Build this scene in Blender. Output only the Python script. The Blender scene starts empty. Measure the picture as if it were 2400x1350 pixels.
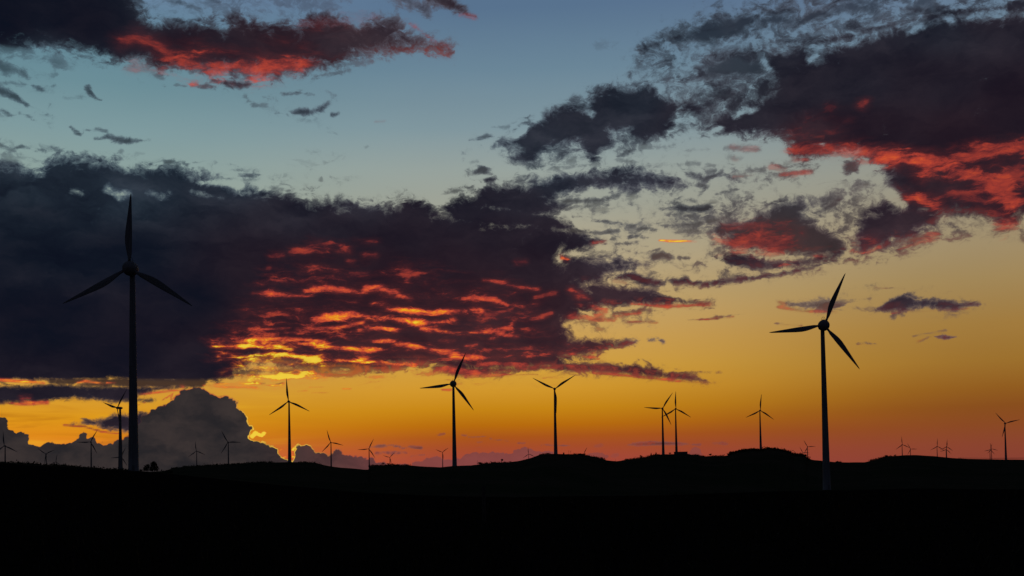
import bpy, math, random
import numpy as np
from mathutils import Matrix, Vector

random.seed(7)
rng = np.random.default_rng(7)
scene = bpy.context.scene
C = scene.collection

# ------------------------------------------------------------------ camera
FPX = 2667.0                       # focal length in photo pixels (40 mm on 36 mm, 2400 px)
EYE = np.array([0.0, 0.0, 1.7])
PITCH, ROLL = math.radians(2.0), math.radians(1.0)
SHIFT = 352.0                      # upward shift of the lens, photo pixels
cp, sp_, cr, sr = math.cos(PITCH), math.sin(PITCH), math.cos(ROLL), math.sin(ROLL)
Fv = np.array([0.0, cp, sp_])
U0 = np.array([0.0, -sp_, cp])
R0 = np.array([1.0, 0.0, 0.0])
Rv = R0 * cr - U0 * sr
Uv = U0 * cr + R0 * sr

cam_d = bpy.data.cameras.new("camera")
cam_d.lens, cam_d.sensor_width = 40.0, 36.0
cam_d.shift_y = SHIFT / 2400.0
cam_d.clip_start, cam_d.clip_end = 0.3, 120000.0
cam = bpy.data.objects.new("camera", cam_d)
M = Matrix(((Rv[0], Uv[0], -Fv[0], EYE[0]), (Rv[1], Uv[1], -Fv[1], EYE[1]),
            (Rv[2], Uv[2], -Fv[2], EYE[2]), (0, 0, 0, 1)))
cam.matrix_world = M
C.objects.link(cam)
scene.camera = cam

# ------------------------------------------------------------------ world (dusk sky behind the cloud dome)
SUN_AZ, SUN_EL = -12.6, 1.5
w = bpy.data.worlds.new("World")
scene.world = w
w.use_nodes = True
nt = w.node_tree
nt.nodes.clear()
st = nt.nodes.new("ShaderNodeTexSky")
st.sky_type = 'NISHITA'
st.sun_disc = False
st.sun_elevation = math.radians(SUN_EL)
st.sun_rotation = math.radians(SUN_AZ)
bg = nt.nodes.new("ShaderNodeBackground")
bg.inputs['Strength'].default_value = 0.05
wo = nt.nodes.new("ShaderNodeOutputWorld")
nt.links.new(st.outputs[0], bg.inputs[0])
nt.links.new(bg.outputs[0], wo.inputs[0])

scene.view_settings.view_transform = 'Standard'
scene.view_settings.look = 'None'
scene.view_settings.exposure = 0.0
scene.view_settings.gamma = 1.0
scene.view_settings.use_curve_mapping = False
scene.render.engine = 'CYCLES'
scene.cycles.max_bounces = 3
scene.cycles.diffuse_bounces = 2


# ------------------------------------------------------------------ photo <-> world
def ray(px, py):
    px = np.asarray(px, float); py = np.asarray(py, float)
    a = (px - 1200.0) / FPX
    b = (675.0 - py + SHIFT) / FPX
    return Fv + a[..., None] * Rv + b[..., None] * Uv


def project(d):
    f = d @ Fv
    fs = np.where(f > 0.05, f, 0.05)
    px = 1200.0 + FPX * (d @ Rv) / fs
    py = 675.0 + SHIFT - FPX * (d @ Uv) / fs
    return px, py, f > 0.05


def lin(c):
    out = []
    for v in c:
        v = v / 255.0
        out.append(v / 12.92 if v <= 0.04045 else ((v + 0.055) / 1.055) ** 2.4)
    return tuple(out) + (1.0,)


# ------------------------------------------------------------------ mesh helpers
def mesh_from(name, verts, faces, smooth=False):
    me = bpy.data.meshes.new(name)
    verts = np.asarray(verts, np.float32)
    if isinstance(faces, np.ndarray):
        n = faces.shape[1]
        me.vertices.add(len(verts)); me.vertices.foreach_set("co", verts.ravel())
        me.loops.add(faces.size); me.loops.foreach_set("vertex_index", faces.ravel().astype(np.int32))
        me.polygons.add(len(faces))
        me.polygons.foreach_set("loop_start", np.arange(0, faces.size, n, dtype=np.int32))
        me.polygons.foreach_set("loop_total", np.full(len(faces), n, np.int32))
        me.update(calc_edges=True); me.validate()
    else:
        me.from_pydata([tuple(map(float, v)) for v in verts], [], faces)
    if smooth:
        me.polygons.foreach_set("use_smooth", np.ones(len(me.polygons), bool))
    me.update()
    return me


def link(name, me, mat=None, parent=None, loc=None):
    o = bpy.data.objects.new(name, me)
    C.objects.link(o)
    if mat is not None and me is not None and not me.materials:
        me.materials.append(mat)
    if parent is not None:
        o.parent = parent
    if loc is not None:
        o.location = loc
    return o


def tag(o, label=None, cat=None, group=None, kind=None):
    if label: o['label'] = label
    if cat: o['category'] = cat
    if group: o['group'] = group
    if kind: o['kind'] = kind
    return o


class MB:
    def __init__(s): s.v, s.f = [], []

    def ring_loft(s, rings, close=True, caps=True):
        b = len(s.v); n = len(rings[0])
        for r in rings: s.v += [tuple(p) for p in r]
        for i in range(len(rings) - 1):
            for j in range(n):
                k = (j + 1) % n
                s.f.append((b + i * n + j, b + i * n + k, b + (i + 1) * n + k, b + (i + 1) * n + j))
        if caps:
            s.f.append(tuple(b + j for j in range(n))[::-1])
            s.f.append(tuple(b + (len(rings) - 1) * n + j for j in range(n)))
        return s

    def lathe(s, prof, n=24, axis='z', c=(0, 0, 0)):
        rings = []
        for r, h in prof:
            ring = []
            for j in range(n):
                a = 2 * math.pi * j / n
                if axis == 'z': ring.append((c[0] + r * math.cos(a), c[1] + r * math.sin(a), c[2] + h))
                else: ring.append((c[0] + r * math.cos(a), c[1] + h, c[2] - r * math.sin(a)))
            rings.append(ring)
        return s.ring_loft(rings)

    def box(s, x0, x1, y0, y1, z0, z1):
        b = len(s.v)
        s.v += [(x0, y0, z0), (x1, y0, z0), (x1, y1, z0), (x0, y1, z0), (x0, y0, z1), (x1, y0, z1), (x1, y1, z1), (x0, y1, z1)]
        for q in ((3, 2, 1, 0), (4, 5, 6, 7), (0, 1, 5, 4), (1, 2, 6, 5), (2, 3, 7, 6), (3, 0, 4, 7)):
            s.f.append(tuple(b + i for i in q))
        return s

    def tube(s, pts, r, n=6):
        rings = []
        pts = [Vector(p) for p in pts]
        for i, p in enumerate(pts):
            t = (pts[min(i + 1, len(pts) - 1)] - pts[max(i - 1, 0)]).normalized()
            u = t.cross(Vector((0, 1, 0)))
            if u.length < 0.05: u = t.cross(Vector((1, 0, 0)))
            u.normalize(); v = t.cross(u)
            rr = r[i] if isinstance(r, (list, tuple)) else r
            rings.append([p + (u * math.cos(2 * math.pi * j / n) + v * math.sin(2 * math.pi * j / n)) * rr for j in range(n)])
        return s.ring_loft(rings)

    def mesh(s, name, smooth=False): return mesh_from(name, np.array([tuple(x) for x in s.v], float), s.f, smooth)


# ------------------------------------------------------------------ node helper
class NT:
    def __init__(s, mat):
        mat.use_nodes = True
        s.t = mat.node_tree
        s.t.nodes.clear()

    def new(s, typ, **kw):
        n = s.t.nodes.new(typ)
        for k, v in kw.items(): setattr(n, k, v)
        return n

    def put(s, sock, v):
        if isinstance(v, bpy.types.NodeSocket): s.t.links.new(v, sock)
        elif v is not None: sock.default_value = v

    def m(s, op, a, b=None, c=None, clamp=False):
        n = s.new("ShaderNodeMath", operation=op); n.use_clamp = clamp
        for i, v in enumerate((a, b, c)):
            if v is not None: s.put(n.inputs[i], v)
        return n.outputs[0]

    def vm(s, op, a, b=None):
        n = s.new("ShaderNodeVectorMath", operation=op)
        s.put(n.inputs[0], a)
        if b is not None: s.put(n.inputs[1], b)
        return n.outputs['Value'] if op in ('DOT_PRODUCT', 'LENGTH') else n.outputs[0]

    def step(s, x, lo, hi, a=0.0, b=1.0, smooth=True):
        n = s.new("ShaderNodeMapRange", interpolation_type='SMOOTHSTEP' if smooth else 'LINEAR')
        s.put(n.inputs['Value'], x); s.put(n.inputs['From Min'], lo); s.put(n.inputs['From Max'], hi)
        s.put(n.inputs['To Min'], a); s.put(n.inputs['To Max'], b)
        return n.outputs['Result']

    def mix(s, f, a, b, blend='MIX'):
        n = s.new("ShaderNodeMix", data_type='RGBA', blend_type=blend)
        n.clamp_factor = True
        s.put(n.inputs[0], f); s.put(n.inputs[6], a); s.put(n.inputs[7], b)
        return n.outputs[2]

    def attr(s, name, vec=False):
        n = s.new("ShaderNodeAttribute", attribute_name=name)
        return n.outputs['Color'] if vec else n.outputs['Fac']

    def noise(s, vec, scale, detail=6.0, rough=0.55, dist=0.0, lac=2.0):
        n = s.new("ShaderNodeTexNoise")
        s.put(n.inputs['Vector'], vec)
        n.inputs['Scale'].default_value = scale; n.inputs['Detail'].default_value = detail
        n.inputs['Roughness'].default_value = rough; n.inputs['Distortion'].default_value = dist
        n.inputs['Lacunarity'].default_value = lac
        return n.outputs['Fac']

    def noisec(s, vec, scale, detail=3.0, rough=0.5):
        n = s.new("ShaderNodeTexNoise")
        s.put(n.inputs['Vector'], vec)
        n.inputs['Scale'].default_value = scale; n.inputs['Detail'].default_value = detail
        n.inputs['Roughness'].default_value = rough
        return n.outputs['Color']

    def ramp(s, x, stops):
        n = s.new("ShaderNodeValToRGB")
        cr_ = n.color_ramp
        while len(cr_.elements) > 1: cr_.elements.remove(cr_.elements[-1])
        cr_.elements[0].position, cr_.elements[0].color = stops[0][0], lin(stops[0][1])
        for p, c in stops[1:]:
            e = cr_.elements.new(p); e.color = lin(c)
        s.put(n.inputs[0], x)
        return n.outputs[0]


# ================================================================== SKY DOME
# Cloud outlines, in degrees-like sky coordinates (the photograph's pixel grid).
# poly: outline points; stroke: (x, y, radius) chains.  amp = raggedness of the edge, op = opacity.
def cap(sh, c): sh['cap'] = c; return sh
def P(pts, amp=18, op=1.0, hole=False): return dict(k='p', pts=pts, amp=amp, op=op, hole=hole)
def S(pts, amp=6, op=1.0, hole=False): return dict(k='s', pts=pts, amp=amp, op=op, hole=hole)
def cap(sh, c): sh['cap'] = c; return sh


CLOUDS = [
 # loose broken fields: coverage is decided by the breakup noise
 cap(P([(1480,130),(1540,84),(1640,40),(1760,16),(1880,-20),(2260,-20),(2240,40),(2060,76),(1920,110),(1840,180),(1800,250),(1680,300),(1600,260),(1560,200),(1470,170)], 30, .95), .25),
 S([(1850,112,14),(2000,84,18),(2120,50,20),(2260,26,22),(2420,8,24)], 13),
 S([(1500,116,8),(1560,96,12),(1640,74,14),(1720,60,12)], 12), S([(1600,190,14),(1680,168,16),(1760,176,18)], 14), S([(1640,130,10),(1720,130,14)], 12), S([(1700,230,12),(1640,236,8)], 11),
 cap(P([(1270,470),(1420,446),(1640,400),(1760,392),(1900,392),(1890,416),(1740,460),(1600,480),(1540,500),(1500,560),(1400,580),(1330,548),(1350,500)], 20, .82), -.42),
 cap(P([(1360,604),(1440,592),(1640,596),(1720,620),(1640,650),(1600,684),(1480,672),(1390,650)], 16, .85), -.3),
 cap(P([(1530,520),(1660,484),(1780,470),(1960,456),(2010,480),(1990,560),(2020,600),(1900,640),(1700,650),(1620,620),(1660,570)], 18, .9), .2),
 cap(P([(1990,520),(2120,560),(2240,500),(2390,520),(2420,560),(2340,556),(2200,560),(2110,600),(2000,612)], 16, .88), .05),
 cap(P([(1950,470),(2010,430),(2090,440),(2110,500),(2030,540),(1960,530)], 14, .85), .1),
 cap(P([(1600,300),(1650,210),(1600,150),(1700,110),(1830,70),(1960,70),(1900,130),(1840,240),(1760,310)], 22, .97), .95),
 cap(P([(1960,60),(2100,10),(2420,-20),(2420,40),(2200,70),(2020,110)], 18, .95), .8),
 cap(P([(1150,345),(1250,270),(1370,214),(1540,184),(1660,200),(1700,280),(1600,310),(1480,352),(1260,394),(1190,386)], 14, .95), .35),
 cap(P([(1100,330),(1200,300),(1280,330),(1500,330),(1640,300),(1720,330),(1650,362),(1480,384),(1330,392),(1180,404),(1100,410)], 16, .78), -.75),
 cap(P([(-60,130),(60,150),(130,200),(110,280),(40,280),(-60,270)], 16, .75), -.55),
 cap(P([(-60,326),(60,336),(130,350),(100,384),(-60,374)], 14, .75), -.25),
 cap(P([(340,-10),(540,-20),(760,-20),(830,30),(640,44),(440,40),(350,20)], 18, .5), .1),
 cap(P([(370,374),(480,380),(620,404),(740,440),(760,462),(600,430),(440,392)], 10, .8), -.4),
 cap(P([(560,200),(720,196),(810,250),(780,300),(680,290),(580,250)], 14, .6), -1.0),
 cap(P([(1330,740),(1440,728),(1560,720),(1540,756),(1460,764),(1430,790),(1360,792)], 12, .85), -.35),
 cap(P([(1060,440),(1160,420),(1250,410),(1300,440),(1100,470),(1030,480)], 10, .9), -.1),
 cap(P([(680,366),(800,366),(830,420),(740,432),(680,400)], 12, .3), -.6),
 cap(P([(1960,690),(2060,672),(2200,680),(2320,716),(2200,740),(2040,730)], 10, .6), -.7),
 P([(-140,-120),(330,-120),(338,5),(352,32),(378,40),(420,38),(462,46),(484,30),(500,17),(518,40),(550,18),(588,36),(622,46),(650,36),(690,48),(722,24),(762,20),(800,34),(846,47),(886,34),(925,44),(962,52),(984,74),(1008,90),(1036,92),(1056,112),(1050,132),(1004,130),(950,126),(904,132),(862,140),(820,150),(790,164),(750,176),(712,176),(684,180),(640,186),(600,194),(560,188),(500,184),(440,178),(390,170),(330,162),(290,156),(240,146),(196,134),(150,126),(80,120),(0,116),(-140,112)], 20),
 P([(-20,100),(40,108),(90,118),(150,132),(170,148),(140,160),(90,146),(40,128),(-20,126)], 16, .62),
 P([(650,36),(700,8),(760,-6),(820,2),(760,30)], 22, .42),
 S([(398,3,9),(440,10,11),(474,22,10)], 9, .75),
 S([(490,-6,10),(515,6,7)], 7, .7),
 S([(930,-6,18),(968,8,20),(992,22,14),(1005,42,5)], 12, .85),
 S([(1020,-8,20),(1052,6,20),(1074,18,15),(1094,30,8),(1114,37,4)], 9),
 S([(790,152,10),(830,150,9),(870,142,7)], 12, .6), S([(740,178,8),(780,172,6),(820,164,5)], 8, .65),
 S([(498,188,7),(525,194,11),(562,199,11),(588,197,6)], 6, .95), S([(448,200,5),(480,202,7),(504,204,5)], 5, .8),
 S([(372,178,7),(382,184,4)], 6, .6), S([(412,199,5),(435,201,4)], 5, .55), S([(384,200,4)], 4, .5),
 S([(-20,150,14),(16,158,12),(46,168,9),(68,183,5)], 8, .72), S([(-20,196,6),(30,194,5),(58,200,5)], 6, .6),
 S([(-20,208,12),(14,216,13),(38,228,13),(62,247,6)], 6, .86), S([(76,199,5),(92,208,6),(106,216,4)], 4, .8),
 S([(205,206,7),(212,218,7),(222,228,6),(238,236,3)], 4, .85), S([(150,230,5),(170,230,5),(190,228,6)], 6, .45),
 S([(6,258,5),(18,266,6),(28,272,4)], 4, .7), S([(46,266,5),(62,271,5),(74,277,4)], 4, .65), S([(120,172,4),(134,174,4)],5,.4),
 S([(166,298,4),(178,310,7),(190,315,6)], 4, .8), S([(200,306,5),(226,304,7),(248,307,4)], 4, .75),
 S([(222,325,5),(252,322,7),(284,328,9),(310,331,6),(352,328,3)], 5, .88),
 S([(574,222,4),(582,236,6),(596,247,5),(622,246,4)], 6, .6), S([(664,221,4),(686,219,6),(706,216,8),(734,222,4)], 5, .78),
 S([(686,268,9),(706,262,13),(730,262,13),(752,256,12),(768,242,5)], 7, .95), S([(778,270,8),(792,266,6)], 5, .9), S([(700,280,6),(740,282,4)], 8, .4),
 S([(-20,332,8),(6,344,9),(32,352,5)], 6, .72), S([(40,346,6),(54,343,8),(70,348,5)], 4, .82), S([(82,353,5),(96,352,6),(108,355,4)], 4, .78),
 S([(20,368,7),(60,372,6),(90,378,5)], 8, .5), S([(-20,362,6),(20,364,5)], 6, .6),
 S([(386,379,4),(398,378,6),(408,380,4)], 4, .8), S([(418,380,3),(438,384,6),(462,380,3)], 4, .85), S([(284,354,6)], 4, .5), S([(320,360,3),(340,360,3)],4,.25),
 S([(694,372,5),(716,380,5),(740,385,4)], 8, .2), S([(762,381,5),(782,379,4)], 6, .28), S([(752,422,5),(754,415,4)], 4, .5), S([(776,416,6),(792,420,6),(815,421,5)], 6, .45), S([(668,411,4)], 4, .3), S([(857,346,4),(862,344,3)], 4, .35),
 # great dark bank, left and centre
 P([(-140,372),(0,376),(50,384),(92,388),(106,372),(122,362),(144,357),(176,362),(210,365),(244,364),(286,374),(330,384),(362,390),(402,392),(440,394),(480,400),(520,408),(548,412),(556,424),(572,436),(600,432),(634,440),(660,452),(690,456),(716,468),(748,464),(776,468),(800,472),(838,470),(866,476),(886,466),(906,474),(924,464),(944,458),(960,457),(982,466),(1004,470),(1024,486),(1060,488),(1112,500),(1170,508),(1230,516),(1290,520),(1334,532),(1376,548),(1396,562),(1370,572),(1346,584),(1322,592),(1310,606),(1330,616),(1364,616),(1392,624),(1420,634),(1412,650),(1380,655),(1372,664),(1420,664),(1476,676),(1540,686),(1600,694),(1668,712),(1600,718),(1540,718),(1460,720),(1420,726),(1400,742),(1356,756),(1336,768),(1340,784),(1376,792),(1428,796),(1474,793),(1486,806),(1470,816),(1430,820),(1408,830),(1392,840),(1402,848),(1360,850),(1318,852),(1370,848),(1440,850),(1500,858),(1560,868),(1610,876),(1660,886),(1690,898),(1640,898),(1580,892),(1500,882),(1430,876),(1370,870),(1300,872),(1240,876),(1180,880),(1120,884),(1090,884),(1064,876),(1020,866),(980,862),(940,862),(900,870),(860,876),(800,874),(760,880),(712,876),(690,868),(650,862),(600,860),(560,872),(548,890),(500,897),(440,900),(380,898),(320,897),(270,892),(210,891),(150,893),(100,892),(40,889),(-140,886)], 15),
 S([(560,410,5),(590,412,5),(616,410,3)], 5, .9), S([(540,398,4),(566,399,3)], 5, .6), S([(570,421,4),(604,424,3)], 5, .6), S([(620,438,6),(650,442,7),(678,446,4)], 6, .7),
 S([(170,448,8),(190,450,8)], 14, hole=True), S([(256,448,12),(282,460,14),(300,454,10)], 12, hole=True), S([(356,452,8),(380,462,9),(392,450,8)], 12, hole=True), S([(450,448,6),(520,466,5)], 10, hole=True),
 S([(470,428,4),(520,428,6),(560,434,5)], 9, hole=True),
 # band over the centre right
 P([(1036,484),(1056,468),(1086,462),(1106,452),(1124,436),(1146,420),(1164,426),(1184,432),(1232,430),(1248,414),(1264,420),(1290,414),(1312,412),(1344,402),(1400,396),(1440,394),(1484,392),(1530,398),(1560,404),(1600,414),(1622,430),(1606,442),(1560,448),(1510,446),(1450,450),(1400,450),(1352,456),(1308,464),(1294,470),(1330,480),(1362,484),(1320,500),(1280,510),(1236,516),(1180,508),(1110,504),(1060,500)], 12),
 S([(1250,462,3),(1275,460,3)], 6, .6, hole=True), S([(1160,510,1),(1200,514,2),(1250,522,2),(1300,524,3)], 5, .62, hole=True),
 S([(1036,455,4),(1064,448,7),(1088,446,3)], 6, .7), S([(1140,424,8),(1158,420,8)], 5),
 S([(1320,472,6),(1370,470,8),(1420,466,9),(1448,458,4)], 7, .85), S([(1300,490,6),(1360,486,6),(1400,478,5)], 8, .75), S([(1290,512,5),(1330,508,5),(1360,508,3)], 6, .75),
 S([(1460,470,4),(1490,462,4)], 6, .5), S([(1400,492,3),(1440,488,4)], 6, .45),
 S([(1270,398,3),(1330,392,5),(1400,384,4)], 8, .6), S([(1330,378,9),(1348,370,9)], 7, .6), S([(1520,388,5),(1560,384,5),(1600,386,4)], 8, .5),
 S([(1610,412,10),(1650,418,10),(1690,410,10),(1720,418,7)], 8, .9), S([(1636,432,6),(1656,440,5)], 5, .85), S([(1660,404,8),(1692,400,7)], 7, .8), S([(1668,460,3),(1690,452,5),(1730,443,3)], 4, .8), S([(1650,470,4),(1690,474,4)], 6, .4),
 S([(1610,384,6),(1640,384,6)],6,.6), S([(1656,386,6),(1676,388,5)],5,.55),
 S([(1550,490,6),(1590,488,9),(1640,492,10),(1680,486,6)], 7, .95), S([(1560,502,6),(1620,506,8)], 7, .85), S([(1690,478,6)], 6, .5),
 S([(1386,518,4),(1416,518,6),(1444,522,5),(1470,528,3)], 5, .9), S([(1380,545,8),(1420,545,7),(1450,540,6)], 6, .85), S([(1470,532,6),(1486,530,5)], 5, .85), S([(1496,538,5),(1516,536,6),(1536,538,4)], 5, .85), S([(1476,556,6),(1500,553,7),(1516,558,4)], 5, .9), S([(1446,571,4),(1470,570,6),(1496,566,4)], 4, .85), S([(1505,576,3),(1518,577,3)], 4, .6),
 S([(1340,555,8),(1380,556,10),(1404,566,8),(1418,572,5)], 7), S([(1300,536,6),(1350,540,8),(1400,546,5)], 6, .9),
 P([(1396,616),(1404,600),(1424,604),(1446,598),(1476,602),(1500,612),(1528,618),(1500,626),(1456,630),(1426,640),(1390,640)], 9),
 S([(1414,646,8),(1448,648,12),(1476,646,14),(1504,656,12),(1530,662,10),(1560,664,10)], 8), S([(1566,658,11),(1588,660,12),(1606,656,14),(1622,664,8)], 7), S([(1545,680,4),(1570,682,4)], 5, .7),
 S([(1534,602,10),(1552,598,9),(1578,604,8)], 6, .9), S([(1590,604,7),(1614,605,7)], 5, .9), S([(1600,636,5),(1616,634,4)],5,.6),
 S([(1644,668,8),(1690,660,10),(1740,654,8),(1800,646,8),(1850,638,8),(1910,624,8),(1956,610,7),(1988,604,5),(2012,610,2)], 7), S([(1626,664,9),(1642,662,9)], 6),
 P([(1648,614),(1664,602),(1690,596),(1720,592),(1760,592),(1820,604),(1880,604),(1940,590),(1980,572),(1992,592),(1968,610),(1920,622),(1860,632),(1800,638),(1740,636),(1704,634),(1690,618)], 10),
 P([(1640,548),(1660,536),(1690,520),(1720,512),(1760,506),(1790,492),(1806,480),(1834,468),(1862,458),(1890,458),(1910,472),(1912,488),(1894,500),(1920,508),(1948,530),(1966,548),(1990,566),(1992,590),(1960,604),(1900,606),(1830,604),(1760,600),(1700,586),(1650,574),(1680,566),(1700,560)], 13, .96),
 S([(1560,530,6),(1610,528,8),(1660,520,9),(1700,510,8)], 8, .85), S([(1580,546,5),(1620,540,8),(1650,546,7)], 7, .8), S([(1600,560,4),(1640,556,5)], 6, .55),
 S([(1912,500,6),(1940,486,10),(1966,470,10),(1990,472,6)], 8, .9), S([(1945,524,10),(1952,534,9)], 7, .9), S([(1730,540,8),(1740,548,6)], 10, .0, hole=True),
 S([(1900,640,2),(1902,641,2)], 4, .0),
 # right-hand mass
 P([(1494,122),(1512,104),(1546,98),(1584,82),(1620,62),(1652,46),(1700,42),(1724,34),(1768,38),(1776,52),(1752,66),(1762,82),(1726,92),(1690,98),(1640,104),(1590,108),(1540,116)], 13, .9),
 S([(1796,48,13),(1830,46,15),(1858,52,10)], 10, .85), S([(1850,78,12),(1880,48,18),(1920,30,17),(1946,36,10)], 10, .9), S([(1900,84,8),(1950,72,8)], 9, .6),
 S([(1960,30,18),(1996,10,26),(2040,18,24),(2060,36,16)], 14, .8), S([(2030,46,10),(2060,50,8)], 8, .75), S([(2130,10,22),(2176,4,20),(2190,30,12)], 14, .75), S([(1955,60,9),(1978,64,7)], 8, .7), S([(2080,70,7),(2180,36,8)], 12, .5),
 S([(2270,20,16),(2330,12,20),(2420,14,26)], 14, .95),
 S([(1640,100,7),(1700,112,9),(1752,106,9)], 12, .6),
 P([(1590,196),(1616,184),(1640,170),(1640,150),(1672,134),(1700,126),(1726,120),(1756,134),(1780,128),(1800,140),(1812,170),(1790,190),(1750,190),(1700,196),(1650,202)], 14, .88),
 S([(1600,152,9),(1610,130,8),(1640,126,9)], 10, .6), S([(1470,160,7),(1500,158,9),(1546,170,9)], 10, .65), S([(1580,168,8),(1620,168,6)], 8, .6), S([(1590,220,9),(1604,214,8)], 7, .7), S([(1640,218,7),(1690,222,8),(1730,228,7)], 9, .85), S([(1400,104,6),(1440,98,8)], 12, .22),
 P([(1662,286),(1676,262),(1700,252),(1726,254),(1748,240),(1776,226),(1800,214),(1812,196),(1792,176),(1774,166),(1780,140),(1806,118),(1836,106),(1852,96),(1876,104),(1900,112),(1912,124),(1930,104),(1968,96),(2000,92),(2010,76),(2040,66),(2086,56),(2130,48),(2180,46),(2220,36),(2280,28),(2340,26),(2540,10),(2540,470),(2420,520),(2392,518),(2372,536),(2348,540),(2330,522),(2286,510),(2240,508),(2210,512),(2196,534),(2160,554),(2130,574),(2094,582),(2060,594),(2010,606),(1988,592),(2002,572),(1996,550),(1998,520),(2016,496),(2040,478),(2070,462),(2096,470),(2078,446),(2064,430),(2070,410),(2050,392),(2036,376),(1990,362),(1950,362),(1900,372),(1868,372),(1852,364),(1854,340),(1800,328),(1730,320),(1690,314),(1656,318),(1630,306),(1640,290)], 15),
 S([(2130,78,8),(2160,66,6)], 9, .7, hole=True), S([(1764,262,7),(1772,256,6)], 8, hole=True), S([(1790,146,6),(1800,156,5)], 9, .6, hole=True), S([(1895,140,5),(1910,132,5)], 8, .55, hole=True),
 S([(1676,304,5),(1690,298,4)], 7, hole=True), S([(1900,336,3),(1930,338,3)], 5, hole=True),
 P([(1976,402),(1984,380),(2000,370),(2016,384),(2012,400),(1996,414),(1982,412)], 9, .9),
 S([(2014,440,5),(2034,432,5)], 7, .7), S([(2010,466,4),(2036,460,6)], 7, .65), S([(1980,430,4),(1990,440,4)], 5, .3),
 S([(2090,455,10),(2140,500,8),(2170,490,7)], 14, hole=True), S([(2090,560,6),(2110,566,4)], 7, hole=True),
 S([(2100,566,8),(2150,560,9),(2190,546,7)], 8, .8), S([(2240,520,8),(2300,530,9)], 10, .5), S([(2330,538,12),(2360,534,10)], 9, .8),
 S([(2394,556,6),(2410,570,6)], 6, .7),
 # centre cloud
 P([(1152,342),(1170,330),(1200,322),(1222,306),(1236,288),(1258,276),(1278,258),(1300,252),(1318,240),(1340,236),(1360,244),(1378,254),(1382,236),(1364,216),(1388,210),(1414,202),(1438,198),(1462,208),(1488,198),(1520,192),(1544,200),(1552,214),(1580,228),(1606,236),(1636,232),(1652,244),(1658,268),(1640,280),(1610,276),(1590,284),(1592,302),(1570,312),(1560,326),(1532,326),(1510,332),(1480,324),(1462,314),(1440,316),(1450,334),(1446,352),(1420,360),(1404,376),(1386,384),(1366,366),(1356,346),(1336,338),(1312,342),(1286,350),(1278,366),(1254,384),(1234,388),(1206,382),(1190,372),(1196,360),(1226,350),(1212,344),(1180,350)], 11),
 S([(1384,272,4),(1392,266,5)], 7, .7, hole=True), S([(1230,300,6),(1210,318,5)], 8, hole=True),
 S([(1380,216,6),(1400,220,6),(1380,234,8)], 7), S([(1450,366,6),(1470,358,9),(1482,352,6)], 7, .85), S([(1446,378,5),(1480,376,5)], 7, .6), S([(1500,342,7),(1540,346,6),(1580,342,5)], 10, .6), S([(1570,300,8),(1596,294,7)], 8, .7), S([(1300,376,6),(1320,380,5),(1340,378,7)], 8, .55), S([(1345,372,9)],7,.5),
 S([(1100,328,3),(1124,324,5),(1142,318,6),(1156,318,4)], 4, .8), S([(1152,298,4),(1174,297,5),(1196,298,3)], 5, .5), S([(1116,402,6),(1130,396,11),(1142,404,8),(1160,412,3)], 5, .9), S([(1100,380,4),(1118,378,4)], 4, .35), S([(1086,373,3)],4,.3),
 S([(1615,352,5),(1660,350,5)], 8, .4), S([(1700,346,5),(1740,348,8),(1780,352,6)], 8, .5), S([(1712,368,7),(1736,372,6)], 8, .35),
 S([(1750,402,8),(1790,396,8)], 7, .7), S([(1810,384,7),(1830,390,6)], 6, .7), S([(1816,410,5),(1850,408,7),(1904,400,4)], 6, .75), S([(1720,412,6),(1760,410,5)], 6, .55), S([(1840,382,5),(1856,378,4)], 5, .4),
 # small clouds, lower right
 P([(1818,706),(1840,700),(1870,702),(1900,702),(1944,700),(1980,708),(1996,718),(1970,728),(1930,730),(1880,728),(1840,722)], 9, .9),
 S([(1960,706,3),(2000,704,3),(2040,700,3)], 5, .6), S([(2000,722,5),(2030,724,4),(2050,722,3)], 6, .6),
 P([(2036,730),(2060,718),(2086,700),(2120,688),(2138,686),(2150,694),(2190,696),(2220,704),(2280,708),(2310,714),(2270,720),(2240,730),(2180,726),(2120,730),(2090,738),(2110,728),(2070,730)], 7),
 S([(2010,806,2),(2030,804,4),(2056,807,3)], 3, .8), S([(2190,790,2),(2206,790,5),(2222,791,5),(2242,790,1.5)], 3), S([(2148,804,2),(2164,798,3),(2176,790,2)], 3, .6), S([(2140,788,1.5),(2170,782,2),(2216,774,2)], 3, .55),
 S([(1610,750,1.5),(1660,747,2.5),(1700,742,4),(1746,734,2.5)], 3, .85), S([(1816,758,1.5),(1850,758,2),(1880,762,2)], 3, .8), S([(2050,675,1.5),(2120,676,2)], 3, .6),
 S([(1522,797,4),(1540,794,6),(1554,800,6)], 5, .95), S([(1320,822,1),(1322,823,1)],3,0),
 S([(1340,756,8),(1380,750,9),(1430,746,8),(1466,740,5)], 10, .7), S([(1440,735,6),(1500,726,8),(1545,728,4)], 6, .9), S([(1460,752,2),(1500,756,3),(1544,752,1.5)], 4, .75),
 S([(1400,770,5),(1420,776,5)], 6, .6),
 S([(1540,878,4),(1600,874,4),(1690,872,2)], 4, .85),
 # joins between the bank, the band above it and the arms to its right
 P([(1030,482),(1090,470),(1160,472),(1250,490),(1310,506),(1350,528),(1330,548),(1200,540),(1060,530)], 8),
 P([(1306,590),(1360,600),(1410,606),(1500,614),(1486,636),(1424,650),(1410,670),(1330,672)], 10),
 P([(1320,540),(1400,552),(1420,566),(1380,584),(1340,596),(1310,600)], 8),
 P([(108,884),(300,884),(500,884),(478,906),(400,910),(300,910),(200,906),(112,902)], 4, .92), S([(180,897,1),(210,895,3),(268,899,1)], 3, .9, hole=True),
 # sharp lower edge of the bank, left, and its ragged hem toward the middle
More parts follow.
